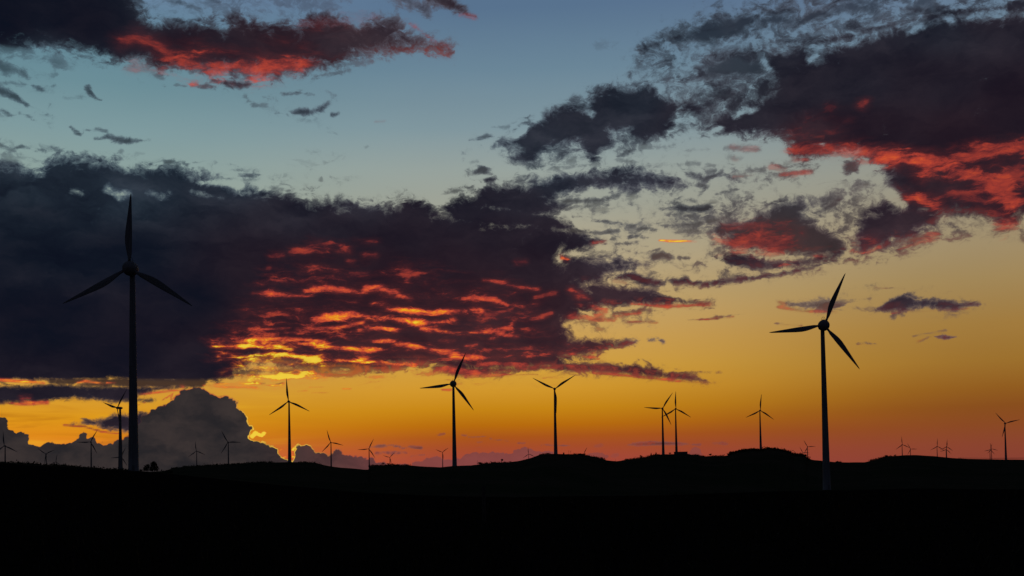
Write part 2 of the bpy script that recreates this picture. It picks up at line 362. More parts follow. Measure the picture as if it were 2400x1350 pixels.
 P([(-140,840),(530,840),(552,868),(550,888),(500,896),(420,899),(320,897),(270,892),(200,891),(150,894),(100,893),(40,890),(-140,888)], 5),
 P([(740,846),(820,842),(960,848),(1080,852),(1300,850),(1330,868),(1240,876),(1180,881),(1110,886),(1076,884),(1030,872),(980,866),(930,868),(890,874),(850,866),(800,870),(760,862)], 9),
 # hot shreds under the bank
 P([(1300,852),(1370,847),(1440,850),(1490,852),(1530,862),(1570,868),(1610,872),(1640,880),(1664,888),(1690,897),(1650,899),(1590,893),(1520,886),(1440,877),(1380,873),(1300,873)], 6),
 P([(1370,664),(1420,662),(1470,672),(1500,674),(1540,684),(1580,692),(1620,698),(1668,712),(1620,717),(1560,719),(1500,718),(1440,724),(1390,716)], 7),
 P([(1330,790),(1390,793),(1440,794),(1474,792),(1487,804),(1470,817),(1430,822),(1400,834),(1330,842)], 8),
 S([(1100,872,10),(1180,870,10),(1260,866,8)], 8),
 P([(540,868),(590,858),(650,862),(700,862),(740,868),(800,874),(836,880),(780,884),(730,876),(690,882),(640,876),(590,880),(545,886)], 8, .95),
 S([(842,868,4),(870,872,5),(900,875,3)], 4, .95), S([(590,896,3),(620,899,3)], 3, .8), S([(648,901,3),(664,898,4)], 3, .9),
 # bands at lower left
 P([(-140,902),(0,903),(60,902),(106,898),(160,898),(220,902),(280,900),(300,904),(340,903),(400,902),(440,900),(470,902),(430,910),(392,916),(350,922),(324,928),(340,934),(366,938),(340,944),(310,938),(276,940),(232,944),(190,940),(150,938),(110,940),(60,946),(0,948),(-140,948)], 6),
 P([(148,993),(172,990),(190,984),(200,978),(228,978),(250,974),(278,970),(310,966),(350,964),(360,1012),(330,1018),(300,1018),(270,1014),(240,1010),(220,1002),(190,998),(164,998)], 7),
 # flecks over the horizon
 S([(1468,1043,2),(1500,1041,5),(1560,1039,6),(1590,1040,4),(1640,1042,2)], 3, .8), S([(1670,1039,1.5),(1688,1039,3),(1704,1040,1)], 3, .7),
 S([(862,1048,2),(884,1046,4),(920,1044,4),(944,1050,3)], 3, .85), S([(940,1052,3),(960,1048,4),(986,1050,5)], 3, .8), S([(880,1062,4),(910,1058,4),(950,1061,3)], 4, .75), S([(964,1068,2),(996,1066,2)], 3, .7),
 S([(1268,1044,2),(1290,1043,3),(1336,1045,2)], 2.5, .85), S([(1084,1019,1.5),(1104,1025,2),(1138,1023,1.5)], 3, .7), S([(1150,1029,2),(1170,1031,2),(1190,1034,1)], 2.5, .85), S([(1022,1019,1),(1042,1017,1.5)], 2.5, .7), S([(1214,1038,1.5),(1230,1039,1.5)], 2.5, .7), S([(1118,1037,1.5),(1130,1036,1)], 2.5, .6), S([(1100,1050,1),(1126,1049,1)], 2.5, .5), S([(1395,1046,3),(1410,1044,3)], 4, .45), S([(1438,1068,3),(1448,1066,3)], 4, .5),
]

CUMULUS = [
 P([(316,1000),(330,978),(352,962),(372,950),(392,942),(404,934),(416,924),(428,910),(446,905),(462,902),(480,906),(490,915),(502,922),(513,929),(532,925),(546,930),(556,938),(558,950),(566,960),(572,962),(574,970),(582,976),(586,988),(590,996),(594,1006),(588,1014),(590,1020),(584,1026),(598,1032),(616,1034),(628,1040),(640,1046),(652,1052),(656,1062),(660,1070),(690,1080),(690,1180),(-200,1180),(-200,950),(-20,966),(0,974),(10,976),(18,986),(20,1000),(32,1008),(36,1012),(48,1010),(64,1016),(70,1026),(72,1036),(94,1044),(108,1036),(120,1034),(134,1038),(148,1032),(160,1038),(176,1030),(184,1018),(194,1013),(204,1016),(206,1026),(218,1020),(226,1026),(228,1034),(246,1040),(256,1032),(276,1030),(292,1024),(308,1014)], 6),
 P([(684,1070),(690,1046),(700,1040),(712,1042),(718,1038),(728,1040),(736,1046),(740,1056),(752,1060),(766,1062),(782,1060),(786,1050),(796,1048),(804,1054),(806,1062),(824,1066),(848,1070),(872,1072),(884,1080),(912,1084),(960,1088),(960,1180),(684,1180)], 5),
 P([(960,1082),(984,1078),(1006,1070),(1022,1066),(1036,1070),(1058,1076),(1074,1070),(1090,1064),(1108,1058),(1130,1060),(1146,1060),(1156,1056),(1172,1058),(1196,1060),(1212,1054),(1226,1048),(1244,1046),(1258,1054),(1272,1058),(1286,1050),(1298,1056),(1306,1066),(1320,1072),(1330,1180),(960,1180)], 5, .82),
 P([(1366,1072),(1384,1060),(1396,1057),(1416,1062),(1436,1066),(1430,1074),(1400,1082),(1370,1082)], 5, .6),
 P([(1604,1062),(1614,1058),(1620,1048),(1630,1044),(1640,1048),(1646,1060),(1662,1064),(1650,1070),(1604,1072)], 4, .6),
 S([(880,1060,5),(930,1062,6),(952,1060,4)], 5, .7),
]

# sun-struck undersides and shreds: (shape, strength, noisiness)
FIRE = [
 (cap(P([(500,806),(600,800),(700,806),(770,836),(780,856),(680,850),(590,838),(520,836)], 12), -.3), .98, 1.0),
 (cap(P([(540,866),(640,862),(730,874),(760,890),(700,898),(650,906),(560,906),(490,906)], 10), -.4), 1.0, 1.0),
 (P([(386,150),(430,128),(480,136),(560,138),(640,136),(720,132),(740,142),(690,168),(640,184),(590,196),(560,178),(500,186),(450,178)], 26), .62, .8),
 (S([(286,96,7),(320,84,10),(360,100,9),(396,126,10)], 18), .42, .5), (S([(310,155,10),(380,165,10)],14),.34,.6),
 (S([(590,185,6),(600,190,5)], 8), .8, .4), (S([(448,198,4),(462,198,4)],5),.6,.6), (S([(720,50,12),(780,52,12),(850,56,8)], 26), .14, .9), (S([(950,48,3),(985,72,4),(1010,92,4),(1050,108,6)], 7), .42, .7), (S([(990,120,10),(1050,130,8)], 14), .16, .9), (S([(1080,32,4),(1112,37,4)], 8), .3, .7), (S([(880,284,5),(902,284,4)], 6), .18, .7),
 (S([(1860,352,12),(1920,350,14),(1990,352,12),(2040,362,10)], 18), .52, .7), (S([(1860,372,8),(1890,374,6)],8),.5,.6), (S([(1870,310,10),(1960,300,10)], 24), .16, .9),
 (S([(2022,246,8),(2030,240,6)], 9), .42, .7), (S([(1980,285,6),(1990,282,5)], 10), .2, .8), (S([(1945,253,5)], 9), .15, .8),
 (P([(2030,362),(2090,366),(2150,370),(2210,380),(2256,384),(2240,400),(2180,408),(2160,424),(2146,416),(2156,398),(2120,386),(2060,378)], 16), .7, .85),
 (P([(2240,372),(2290,344),(2350,338),(2420,322),(2420,372),(2350,372),(2300,376),(2290,392)], 18), .52, 1.15),
 (P([(2190,400),(2260,384),(2330,420),(2360,400),(2390,470),(2370,486),(2330,470),(2300,430),(2260,420)], 18), .55, 1.3),
 (P([(2096,468),(2130,452),(2180,462),(2216,470),(2214,500),(2190,502),(2150,484),(2110,480)], 13), .62, 1.05),
 (P([(2300,420),(2350,430),(2384,470),(2376,486),(2350,476),(2320,446)], 12), .64, .95),
 (P([(2320,520),(2350,505),(2390,520),(2380,540),(2345,545)], 12), .54, .9),
 (S([(2240,460,10),(2290,470,12),(2340,500,12)], 18), .4, 1.3), (S([(2380,400,10),(2410,420,14)],16),.4,1.1),
 (P([(1676,566),(1720,556),(1760,548),(1800,552),(1850,556),(1862,566),(1860,590),(1836,602),(1800,598),(1770,588),(1720,582)], 16), .47, 1.3),
 (S([(1700,530,6),(1780,528,8),(1850,540,8)], 18), .28, 1.2), (S([(1915,598,7),(1932,600,6)], 8), .5, .8), (S([(1880,544,7)], 8), .34, .9),
 (S([(1996,588,7),(2030,596,7),(2060,580,9)], 9), .62, .8), (S([(2000,570,10),(2050,566,12)], 14), .42, .9), (S([(2110,582,6),(2160,566,7),(2196,548,6)], 9), .48, .9), (S([(1985,606,2),(2010,610,2)], 4), .5, .4),
 (S([(1720,346,6),(1770,350,7)], 9), .3, .7), (S([(1720,370,7)], 8), .25, .7), (S([(1810,392,6),(1840,398,5)], 7), .36, .7), (S([(1830,410,5),(1860,408,5),(1900,402,3)], 6), .45, .6), (S([(1720,414,4),(1770,412,4)], 7), .3, .7),
 (S([(1545,563,2.5),(1570,565,4),(1600,565,3.5),(1632,566,1.5)], 2.4), 1.28, .3), (S([(1318,604,4),(1330,608,3)], 5), .9, .8), (S([(1390,569,3),(1420,566,3)], 5), .5, .8),
 (S([(1825,720,5),(1880,728,4),(1960,732,4)], 5), .55, .6), (S([(1825,708,5),(1835,712,7)], 6), .5, .7), (S([(2090,734,2),(2130,730,2),(2270,724,1.5)], 4), .45, .6), (S([(2050,675,1),(2120,676,1.5)], 3), .5, .5), (S([(2010,807,2),(2050,808,2)],3),.5,.5), (S([(2195,794,2),(2220,796,2)],3),.5,.5), (S([(2150,802,2),(2210,776,2)],4),.4,.7),
 (S([(1614,751,1.5),(1680,747,1.5),(1720,742,1.5)], 3), .6, .5), (S([(1816,759,1.2),(1880,763,1.5)], 3), .55, .5),
 (S([(1480,712,3),(1560,718,4),(1620,716,3),(1665,713,2)], 5), .74, .6), (S([(1440,740,5),(1500,734,5)], 6), .6, .8), (S([(1340,680,6),(1360,692,10),(1380,700,5)], 7), .66, .7), (S([(1390,720,8),(1420,728,8),(1400,740,8)], 8), .62, .9), (S([(1340,745,8),(1380,748,7),(1440,752,5)], 8), .56, .9), (S([(1360,718,5)], 6), .5, .8), (S([(1440,660,4),(1466,664,5)], 6), .34, .8), (S([(1470,754,2),(1540,756,2)],4),.5,.6),
 # the burning underside of the bank
 (cap(P([(520,812),(580,780),(600,720),(640,672),(740,650),(860,660),(960,660),(1080,690),(1190,700),(1220,740),(1220,780),(1330,830),(1390,845),(1300,862),(1120,872),(1000,856),(880,864),(700,864),(580,850)], 25), -.8), .5, 1.3),
 (S([(594,687,2),(620,686,3.5),(650,690,5),(690,694,4),(732,692,3)], 6), .84, .9), (S([(716,684,5),(760,674,8),(800,678,7),(840,688,5)], 9), .9, 1.1), (S([(845,690,4),(862,676,9),(892,676,9),(925,686,7),(962,700,3)], 8), .96, .9),
 (S([(872,712,4),(906,718,7),(950,728,7),(1010,733,6),(1060,728,5),(1126,727,3)], 8), .95, 1.2), (S([(1084,700,2),(1130,700,5),(1160,702,6),(1188,714,2)], 6), .86, .9), (S([(735,748,4),(772,742,8),(830,738,7),(880,742,8),(940,752,7),(1010,758,6),(1070,750,5)], 9), .95, 1.3),
 (S([(988,768,5),(1030,778,5),(1090,782,5),(1150,776,5),(1196,768,6),(1204,752,4)], 7), .92, 1.1), (S([(840,772,5),(880,768,7),(930,776,6)], 7), .9, 1.1), (S([(582,773,2),(640,771,2.5),(680,768,2)], 4), .84, .7), (S([(695,771,2),(750,773,3),(810,764,5),(850,756,4)], 6), .9, .8),
 (S([(1152,793,3),(1176,784,7),(1214,790,4)], 6), .82, .9), (S([(696,586,5),(730,576,8),(780,570,8),(812,580,5)], 12), .48, 1.1), (S([(630,628,4)], 5), .36, .8), (S([(636,600,5),(660,598,4)], 7), .3, .9), (S([(855,597,5),(880,598,4)], 6), .46, .8), (S([(815,612,4),(828,614,3)], 5), .42, .8), (S([(942,640,4),(958,636,6),(954,656,5)], 7), .5, 1.0), (S([(800,650,6),(860,645,6)], 10), .28, 1.2), (S([(1210,615,3),(1232,613,3)], 5), .34, .8), (S([(830,562,5),(880,568,6)],9),.3,1.0),
 (S([(876,800,3),(910,798,5),(960,808,5),(1010,820,4),(1074,828,3)], 6), .92, 1.0), (S([(1030,800,3),(1064,798,4)], 5), .74, .8), (S([(1090,812,2),(1118,806,3)], 4), .66, .7), (S([(1134,657,2),(1170,662,3),(1210,672,4),(1262,678,3)], 5), .72, .8), (S([(1255,698,3),(1300,688,4)], 6), .42, .9), (S([(1245,748,3),(1270,744,4),(1290,734,4)], 5), .52, .9), (S([(1140,738,3),(1200,726,2)],6),.5,1.0),
 (S([(574,796,2),(640,794,3),(700,796,3.5),(760,800,3)], 4), 1.0, .6), (S([(700,806,3),(760,812,5),(820,816,5),(890,820,4)], 6), .92, 1.1), (S([(496,812,3),(540,812,6),(600,811,7),(650,812,8),(684,822,6)], 7), 1.08, .9), (S([(600,830,4),(640,828,7),(690,834,9),(740,842,9),(764,848,4)], 8), 1.12, .9), (S([(514,832,5),(550,830,7),(590,834,5)], 8), .74, 1.0), (S([(730,846,4),(800,846,4),(880,850,4),(970,858,4)], 7), .98, 1.3),
 (S([(552,878,5),(600,880,6),(640,884,7),(676,890,6),(660,900,4)], 7), 1.1, 1.0), (S([(492,900,1.5),(560,897,2),(600,900,2.5),(660,905,2)], 3), 1.05, .5), (S([(490,905,4),(540,908,5),(600,908,3)], 8), .95, .4), (S([(654,878,4),(700,884,5),(730,888,3)], 6), 1.12, .9),
 (S([(1060,834,4),(1100,836,5),(1160,838,5),(1230,836,5),(1300,828,4)], 7), .78, 1.2), (S([(1290,826,3),(1350,832,3),(1404,842,3)], 5), .74, .8), (S([(1120,850,4),(1180,852,4),(1230,852,4)], 6), .66, 1.1), (S([(1040,862,4),(1080,866,5),(1120,874,4)],6),.7,1.0), (S([(1250,862,3),(1340,858,3)], 6), .5, 1.1), (S([(1080,882,2),(1160,882,2.5),(1260,876,2)], 4), .6, .8), (S([(1360,872,2),(1440,878,3),(1520,886,3),(1600,894,3),(1680,899,2)], 4), .7, .7),
 # yellow flecks in the open
 (S([(725,908,1.5),(760,907,1.5)], 2.4), 1.05, .6), (S([(697,917,2),(720,914,2.5)], 3), 1.0, .8), (S([(730,921,2),(755,921,2.6),(770,921,1.5)], 2.4), 1.08, .6), (S([(802,912,1.5),(822,912,2)], 2.6), .92, .7), (S([(724,888,2),(748,886,1.5)],3),1.0,.7), (S([(1036,914,2),(1056,914,2)], 3), .9, .6), (S([(676,921,1.5),(682,922,1)], 2), .9, .6),
 # around the hidden sun
 (S([(592,1023,4),(598,1013,3.5),(606,1018,4),(614,1021,4.5),(621,1013,4)], 3), 1.35, 1.0), (S([(690,1048,4),(684,1058,4),(686,1070,4),(694,1074,3)], 4), 1.18, .8), (S([(664,1072,3),(672,1070,2)], 3), 1.05, .6), (S([(656,1056,3),(664,1050,3)],4),1.0,.7),
 # lower left strips
 (S([(-20,889,2),(20,892,3),(60,894,3.5),(104,898,2.5)], 3), .96, .4), (S([(180,897,1.5),(200,893,4),(242,899,1.5)], 3), .94, .6), (S([(250,897,3),(270,897,2)], 3), .92, .6), (S([(330,925,2),(380,918,3),(428,913,2.5)], 4), .9, .4), (S([(380,938,1.5),(404,924,1.5),(400,938,1.5),(424,922,1.5)], 2.4), .92, .5), (S([(424,905,3),(430,906,3)], 3), .85, .6),
 (S([(320,950,2),(340,944,2)], 3), .9, .4), (S([(50,934,3),(70,934,3)], 5), .45, .9), (S([(-10,946,3),(50,946,3),(112,944,3)], 4), .66, .9), (S([(150,996,1.5),(200,1000,2),(240,1012,2),(300,1019,2)], 3), .72, .6),
 (S([(476,903,2),(484,904,2)], 2.4), 1.1, .4),
]

# colour of the cloud body: (x, y, warmth, lift)
BODY = [(0,60,.05,.02),(200,60,.08,.05),(450,90,.35,.14),(650,90,.5,.2),(800,90,.45,.42),(950,90,.42,.42),(1000,120,.6,.5),(420,20,.05,.5),(960,20,.25,.5),(1060,20,.35,.4),(100,140,.02,.45),(30,220,.0,.5),(230,320,.05,.5),(560,198,.2,.5),(730,262,.08,.55),
 (100,400,.0,.46),(350,410,.0,.4),(560,420,.05,.5),(300,450,.0,.58),(100,450,.0,.44),(100,510,.0,.22),(100,600,.0,.1),(300,600,.0,.08),(100,750,.05,.03),(450,700,.08,.05),(300,850,.1,.02),(520,850,.18,.1),(700,500,.2,.32),(850,480,.2,.36),(950,470,.28,.24),(780,530,.26,.24),(960,560,.28,.12),(1150,540,.28,.14),(1100,490,.2,.2),(1200,470,.2,.28),(1300,560,.32,.22),(640,640,.3,.09),(750,620,.55,.10),(900,620,.5,.10),(1050,620,.42,.12),(1250,620,.42,.18),(640,740,.65,.1),(900,700,.85,.12),(1100,690,.75,.15),(1250,720,.75,.25),(1300,780,.78,.34),(700,760,.75,.1),(900,820,.95,.3),(650,870,1.,.36),(1000,850,1.,.36),(1200,860,1.,.36),(1400,810,.85,.36),(1450,690,.6,.34),(1600,705,.65,.34),(1500,870,1.,.38),(1620,888,1.,.42),
 (1300,420,.12,.46),(1500,420,.16,.48),(1650,415,.25,.5),(1600,490,.22,.42),(1450,530,.2,.48),(1470,610,.35,.42),(1520,655,.45,.4),(1700,655,.45,.36),(1880,630,.5,.36),(1250,330,.1,.48),(1400,300,.12,.44),(1500,240,.08,.44),(1600,260,.2,.36),(1120,330,.1,.6),
 (1600,90,.1,.42),(1700,150,.14,.36),(1850,60,.14,.38),(2000,30,.16,.36),(2300,40,.25,.28),(1750,280,.25,.4),(1850,220,.2,.24),(2000,200,.2,.26),(2200,200,.25,.18),(2207,60,.15,.38),(2380,250,.34,.08),(2050,300,.4,.14),(2250,310,.45,.12),(1900,320,.5,.26),(2060,420,.4,.44),(2200,440,.55,.26),(2350,430,.5,.2),(2050,500,.45,.32),(2120,540,.55,.4),(1750,520,.4,.44),(1880,480,.3,.4),(1850,560,.6,.34),(1760,615,.45,.34),(1900,712,.45,.55),(2150,710,.42,.4),(2215,790,.5,.5),(1540,798,.4,.6),
 (100,920,.25,.16),(350,915,.3,.18),(260,990,.4,.36),(1550,1040,.8,.62),(900,1048,.75,.6),(1300,1045,.8,.62),(1180,1031,.7,.6)]


def sd_shape(sh, x, y, margin):
    pts = np.array(sh['pts'], float)
    amp = sh['amp']
    mg = margin * amp + (pts[:, 2].max() if sh['k'] == 's' else 0)
    sel = np.where((x > pts[:, 0].min() - mg) & (x < pts[:, 0].max() + mg) & (y > pts[:, 1].min() - mg) & (y < pts[:, 1].max() + mg))[0]
    if not len(sel): return sel, None
    X, Y = x[sel], y[sel]
    if sh['k'] == 's':
        best = np.full(len(sel), -1e9)
        if len(pts) == 1: pts = np.vstack([pts, pts + [[.5, 0, 0]]])
        for (ax, ay, ar), (bx, by, br) in zip(pts[:-1], pts[1:]):
            dx, dy = bx - ax, by - ay
            t = np.clip(((X - ax) * dx + (Y - ay) * dy) / (dx * dx + dy * dy + 1e-9), 0, 1)
            best = np.maximum(best, ar + (br - ar) * t - np.hypot(X - ax - dx * t, (Y - ay - dy * t) * 1.15))
        return sel, best / amp
    d2 = np.full(len(sel), 1e18); ins = np.zeros(len(sel), bool)
    n = len(pts)
    for i in range(n):
        ax, ay = pts[i]; bx, by = pts[(i + 1) % n]
        dx, dy = bx - ax, by - ay
        t = np.clip(((X - ax) * dx + (Y - ay) * dy) / (dx * dx + dy * dy + 1e-9), 0, 1)
        d2 = np.minimum(d2, (X - ax - dx * t) ** 2 + (Y - ay - dy * t) ** 2)
        cnd = (ay > Y) != (by > Y)
        if dy != 0: ins ^= cnd & (X < dx * (Y - ay) / dy + ax)
    return sel, np.where(ins, 1, -1) * np.sqrt(d2) / amp


def field(shapes, x, y, lo=-3.0, hi=3.0, extra=None):
    c = np.full(len(x), lo)
    ws = np.full(len(x), 1e-6); ops = np.zeros(len(x)); ns = np.zeros(len(x))
    for i, sh in enumerate(shapes):
        sel, v = sd_shape(sh, x, y, 3.0)
        if v is None: continue
        v = np.clip(v, lo, min(hi, sh.get('cap', hi)))
        if sh['hole']:
            hk = np.clip((v + 1.2) / 2.0, 0, 1); c[sel] -= sh['op'] * 2.1 * hk * hk * (3 - 2 * hk); continue
        c[sel] = np.maximum(c[sel], v)
        wgt = np.exp(5.0 * np.clip(v, -3, 1.2))
        op, nz = (sh['op'], 1.0) if extra is None else extra[i]
        ws[sel] += wgt; ops[sel] += wgt * op; ns[sel] += wgt * nz
    return c, ops / ws, ns / ws


def build_sky():
    st4 = 4.0 / FPX
    az = np.concatenate([np.radians(np.arange(-180, -27, 3.0)), np.arange(math.radians(-27), math.radians(27), st4), np.radians(np.arange(27, 180, 3.0))])
    el = np.concatenate([np.radians(np.array([-90, -60, -30, -15, -8, -4.])), np.arange(math.radians(-2.2), math.radians(26), st4), np.radians(np.arange(27, 91, 3.0))])
    A, E = np.meshgrid(az, el)
    na, ne = len(az), len(el)
    d = np.stack([np.sin(A) * np.cos(E), np.cos(A) * np.cos(E), np.sin(E)], -1).reshape(-1, 3)
    x, y, front = project(d)
    x = np.where(front, np.clip(x, -6000, 8000), 9000.0); y = np.where(front, np.clip(y, -6000, 6000), -5000.0)
    cov, op, _ = field(CLOUDS, x, y, hi=3.0)
    cum, op2, _ = field(CUMULUS, x, y)
    fire, fi, fn = field([f[0] for f in FIRE], x, y, extra=[(f[1], f[2]) for f in FIRE])
    out = np.maximum.reduce([-60 - x, x - 2460, -60 - y, np.zeros_like(x)]) / 220.0
    out = np.clip(out, 0, 1)
    cov = cov * (1 - out) + 1.1 * out
    op = np.where(op == 0, 1, op); op = op * (1 - out) + 1.0 * out
    # below the frame's low cloud bank, elsewhere round the horizon the bank thins out
    cum = cum * (1 - out) - 1.2 * out
    fire = fire * (1 - out) - 3 * out
    # underside strength: cloud here, open just below
    g = cov.reshape(ne, na)
    k = 4
    below = np.vstack([np.repeat(g[:1], k, 0), g[:-k]])
    under = np.clip(np.clip(g, -1, 1.0) - np.clip(below, -1, 1.0), 0, 1).reshape(-1)
    heat = np.exp(-(((x - 610) / 330) ** 2 + ((y - 865) / 75) ** 2))
    heat = np.maximum(heat, .28 * np.exp(-(((x - 880) / 330) ** 2 + ((y - 780) / 70) ** 2)))
    heat = np.maximum(heat, .9 * np.exp(-(((x - 640) / 130) ** 2 + ((y - 1040) / 60) ** 2)))
    heat = np.maximum(heat, .6 * np.exp(-(((x - 150) / 330) ** 2 + ((y - 900) / 60) ** 2)))
    heat = np.maximum(heat, .6 * np.exp(-(((x - 1590) / 70) ** 2 + ((y - 565) / 16) ** 2)))
    heat = np.maximum(heat, .5 * np.exp(-(((x - 1324) / 30) ** 2 + ((y - 606) / 16) ** 2)))
    cp_ = np.array(BODY, float)
    wsum = np.full(len(x), 1e-12); wa = np.zeros(len(x)); la = np.zeros(len(x))
    for bx, by, wv, lv in cp_:
        wgt = 1.0 / ((((x - bx) * .8) ** 2 + ((y - by) * 1.4) ** 2 + 900.0) ** 1.7)
        wsum += wgt; wa += wgt * wv; la += wgt * lv
    warm = (wa / wsum) * (1 - out) + .08 * out
    lift = (la / wsum) * (1 - out) + .10 * out
    idx = np.arange(ne * na).reshape(ne, na)
    a = idx[:-1, :]; b = idx[1:, :]
    nx = np.roll(np.arange(na), -1)
    faces = np.stack([a, b, b[:, nx], a[:, nx]], -1).reshape(-1, 4)
    RAD = 60000.0
    me = mesh_from("sky", d * RAD + EYE, faces, True)
    for nm, v in (("cloud_cover", cov), ("cloud_opacity", op), ("bank_cover", cum), ("bank_opacity", op2), ("lit_cover", fire), ("lit_strength", fi),
                  ("lit_breakup", fn), ("underside", under), ("sun_heat", heat), ("warmth", warm), ("lift", lift)):
        at = me.attributes.new(nm, 'FLOAT', 'POINT')
        at.data.foreach_set("value", v.astype(np.float32))
    return me


def sky_material():
    mat = bpy.data.materials.new("evening_sky")
    n = NT(mat)
    geo = n.new("ShaderNodeNewGeometry")
    rel = n.vm('SUBTRACT', geo.outputs['Position'], tuple(EYE))
    dirv = n.vm('NORMALIZE', rel)
    sep = n.new("ShaderNodeSeparateXYZ"); n.put(sep.inputs[0], dirv)
    X, Y, Z = sep.outputs
    az = n.m('ARCTAN2', X, Y)
    hyp = n.m('SQRT', n.m('ADD', n.m('MULTIPLY', X, X), n.m('MULTIPLY', Y, Y)))
    el = n.m('DIVIDE', Z, n.m('MAXIMUM', hyp, 0.02))            # tangent of elevation
    t = n.m('DIVIDE', el, 0.42, clamp=True)                     # 0 horizon .. 1 top of the view

    def pos(py): return max(0.0, min(1.0, (1118.0 - py) / FPX / 0.42))
    mid = [(1118, (160, 67, 62)), (1070, (162, 71, 52)), (1045, (163, 75, 40)), (1022, (168, 84, 26)), (995, (182, 106, 14)), (955, (197, 133, 22)), (910, (208, 150, 44)), (860, (208, 158, 62)), (790, (204, 160, 84)), (700, (192, 162, 108)), (600, (178, 164, 132)), (480, (160, 162, 148)), (390, (150, 161, 156)), (290, (128, 150, 158)), (150, (105, 132, 150)), (0, (88, 114, 142))]
    rgt = [(1118, (134, 62, 52)), (1060, (138, 68, 46)), (1020, (138, 73, 36)), (980, (136, 78, 30)), (940, (144, 92, 32)), (880, (156, 112, 46)), (800, (160, 122, 62)), (700, (160, 134, 88)), (590, (158, 142, 112)), (450, (146, 146, 134)), (300, (126, 144, 152)), (150, (108, 132, 150)), (0, (92, 112, 142))]
    lft = [(1118, (196, 92, 58)), (1050, (226, 118, 48)), (1010, (222, 136, 26)), (970, (220, 150, 26)), (930, (214, 154, 46)), (880, (206, 152, 66)), (700, (180, 160, 110)), (560, (156, 162, 140)), (430, (142, 162, 156)), (330, (126, 154, 158)), (220, (106, 140, 150)), (120, (98, 134, 150)), (0, (104, 130, 158))]
    def rp(l): return n.ramp(t, sorted([(pos(p), c) for p, c in l]))
    azr = n.step(az, 0.02, 0.42, smooth=True)
    azl = n.step(az, -0.02, -0.36, smooth=True)
    sky = n.mix(azr, rp(mid), rp(rgt))
    sky = n.mix(azl, sky, rp(lft))
    # the twilight fades away from the sun
    away = n.step(n.m('ABSOLUTE', az), 0.5, 1.5)
    sky = n.mix(n.m('MULTIPLY', away, .9), sky, n.ramp(t, [(0, (44, 44, 58)), (.3, (44, 52, 70)), (1, (30, 40, 62))]))
    upf = n.step(el, .45, 1.4)
    sky = n.mix(upf, sky, lin((44, 62, 96)))

    def sc(vx, vz, off=(0, 0, 0)):
        m_ = n.new("ShaderNodeMapping")
        m_.inputs['Scale'].default_value = (vx, vx, vz); m_.inputs['Location'].default_value = off
        n.put(m_.inputs['Vector'], dirv)
        return m_.outputs[0]

    # thin luminous veils low over the horizon, toward the sun
    veil = n.noise(sc(9, 85, (3, 1, 0)), 1.0, 4, .55, .4)
    vmask = n.m('MULTIPLY', n.step(az, -.12, -.34), n.m('MULTIPLY', n.step(t, .02, .10), n.step(t, .24, .14)))
    sky = n.mix(n.m('MULTIPLY', n.step(veil, .5, .72), n.m('MULTIPLY', vmask, .75)), sky, lin((238, 184, 38)))
    sky = n.mix(n.m('MULTIPLY', n.step(veil, .48, .3), n.m('MULTIPLY', vmask, .55)), sky, lin((176, 104, 22)))
    mott = n.noise(sc(7, 26, (8, 2, 1)), 1.0, 3, .5)
    sky = n.mix(n.m('MULTIPLY', n.step(mott, .35, .7), .10), sky, n.mix(1.0, sky, (1.25, 1.22, 1.2, 1), 'MULTIPLY'))

    # ---------------- cloud detail noise
    warp = n.vm('SUBTRACT', n.noisec(sc(38, 60, (1, 7, 2)), 1.0, 4, .55), (.5, .5, .5))
    wv = n.new("ShaderNodeVectorMath", operation='SCALE'); n.put(wv.inputs[0], warp); wv.inputs['Scale'].default_value = .030
    wdir = n.vm('ADD', dirv, wv.outputs[0])

    def scw(vx, vz, off=(0, 0, 0), src=None):
        m_ = n.new("ShaderNodeMapping")
        m_.inputs['Scale'].default_value = (vx, vx, vz); m_.inputs['Location'].default_value = off
        n.put(m_.inputs['Vector'], src if src is not None else wdir)
        return m_.outputs[0]

    n1 = n.noise(scw(38, 66, (4, 4, 4)), 1.0, 6, .62)
    vo = n.new("ShaderNodeTexVoronoi", feature='F1')
    vo.inputs['Scale'].default_value = 1.0; vo.inputs['Detail'].default_value = 1.0; vo.inputs['Roughness'].default_value = .5
    n.put(vo.inputs['Vector'], scw(75, 110, (2, 5, 9)))
    puff = n.m('SUBTRACT', .55, vo.outputs['Distance'])
    n1b = n.noise(scw(120, 165, (3, 9, 1)), 1.0, 4, .66)
    nn = n.m('ADD', n.m('MULTIPLY', n.m('SUBTRACT', n1, .49), 5.6), n.m('ADD', n.m('MULTIPLY', puff, .8), n.m('MULTIPLY', n.m('SUBTRACT', n1b, .5), 3.6)))
    cov = n.attr("cloud_cover")
    # breakup only near edges: deep inside a cloud little sky shows
    dens = n.m('ADD', n.m('ADD', cov, .18), nn)
    alpha = n.m('ADD', n.m('MULTIPLY', n.step(dens, -.35, .75), .52), n.m('MULTIPLY', n.step(dens, -.9, 1.7), .48))
    alpha = n.m('MULTIPLY', alpha, n.attr("cloud_opacity"))
    core = n.step(dens, .2, 2.2)

    warm, lift = n.attr("warmth"), n.attr("lift")
    n3 = n.noise(scw(17, 44, (9, 3, 6)), 1.0, 5, .58)
    wm = n.m('ADD', warm, n.m('MULTIPLY', n.m('SUBTRACT', n3, .5), .35), clamp=True)
    lf = n.m('ADD', lift, n.m('MULTIPLY', n.m('SUBTRACT', n3, .5), n.m('ADD', .12, n.m('MULTIPLY', lift, 1.1))))
    lf = n.m('ADD', lf, n.m('MULTIPLY', n.m('SUBTRACT', .42, core), n.m('MULTIPLY', lift, .9)), clamp=True)
    lf = n.m('POWER', lf, 1.35)
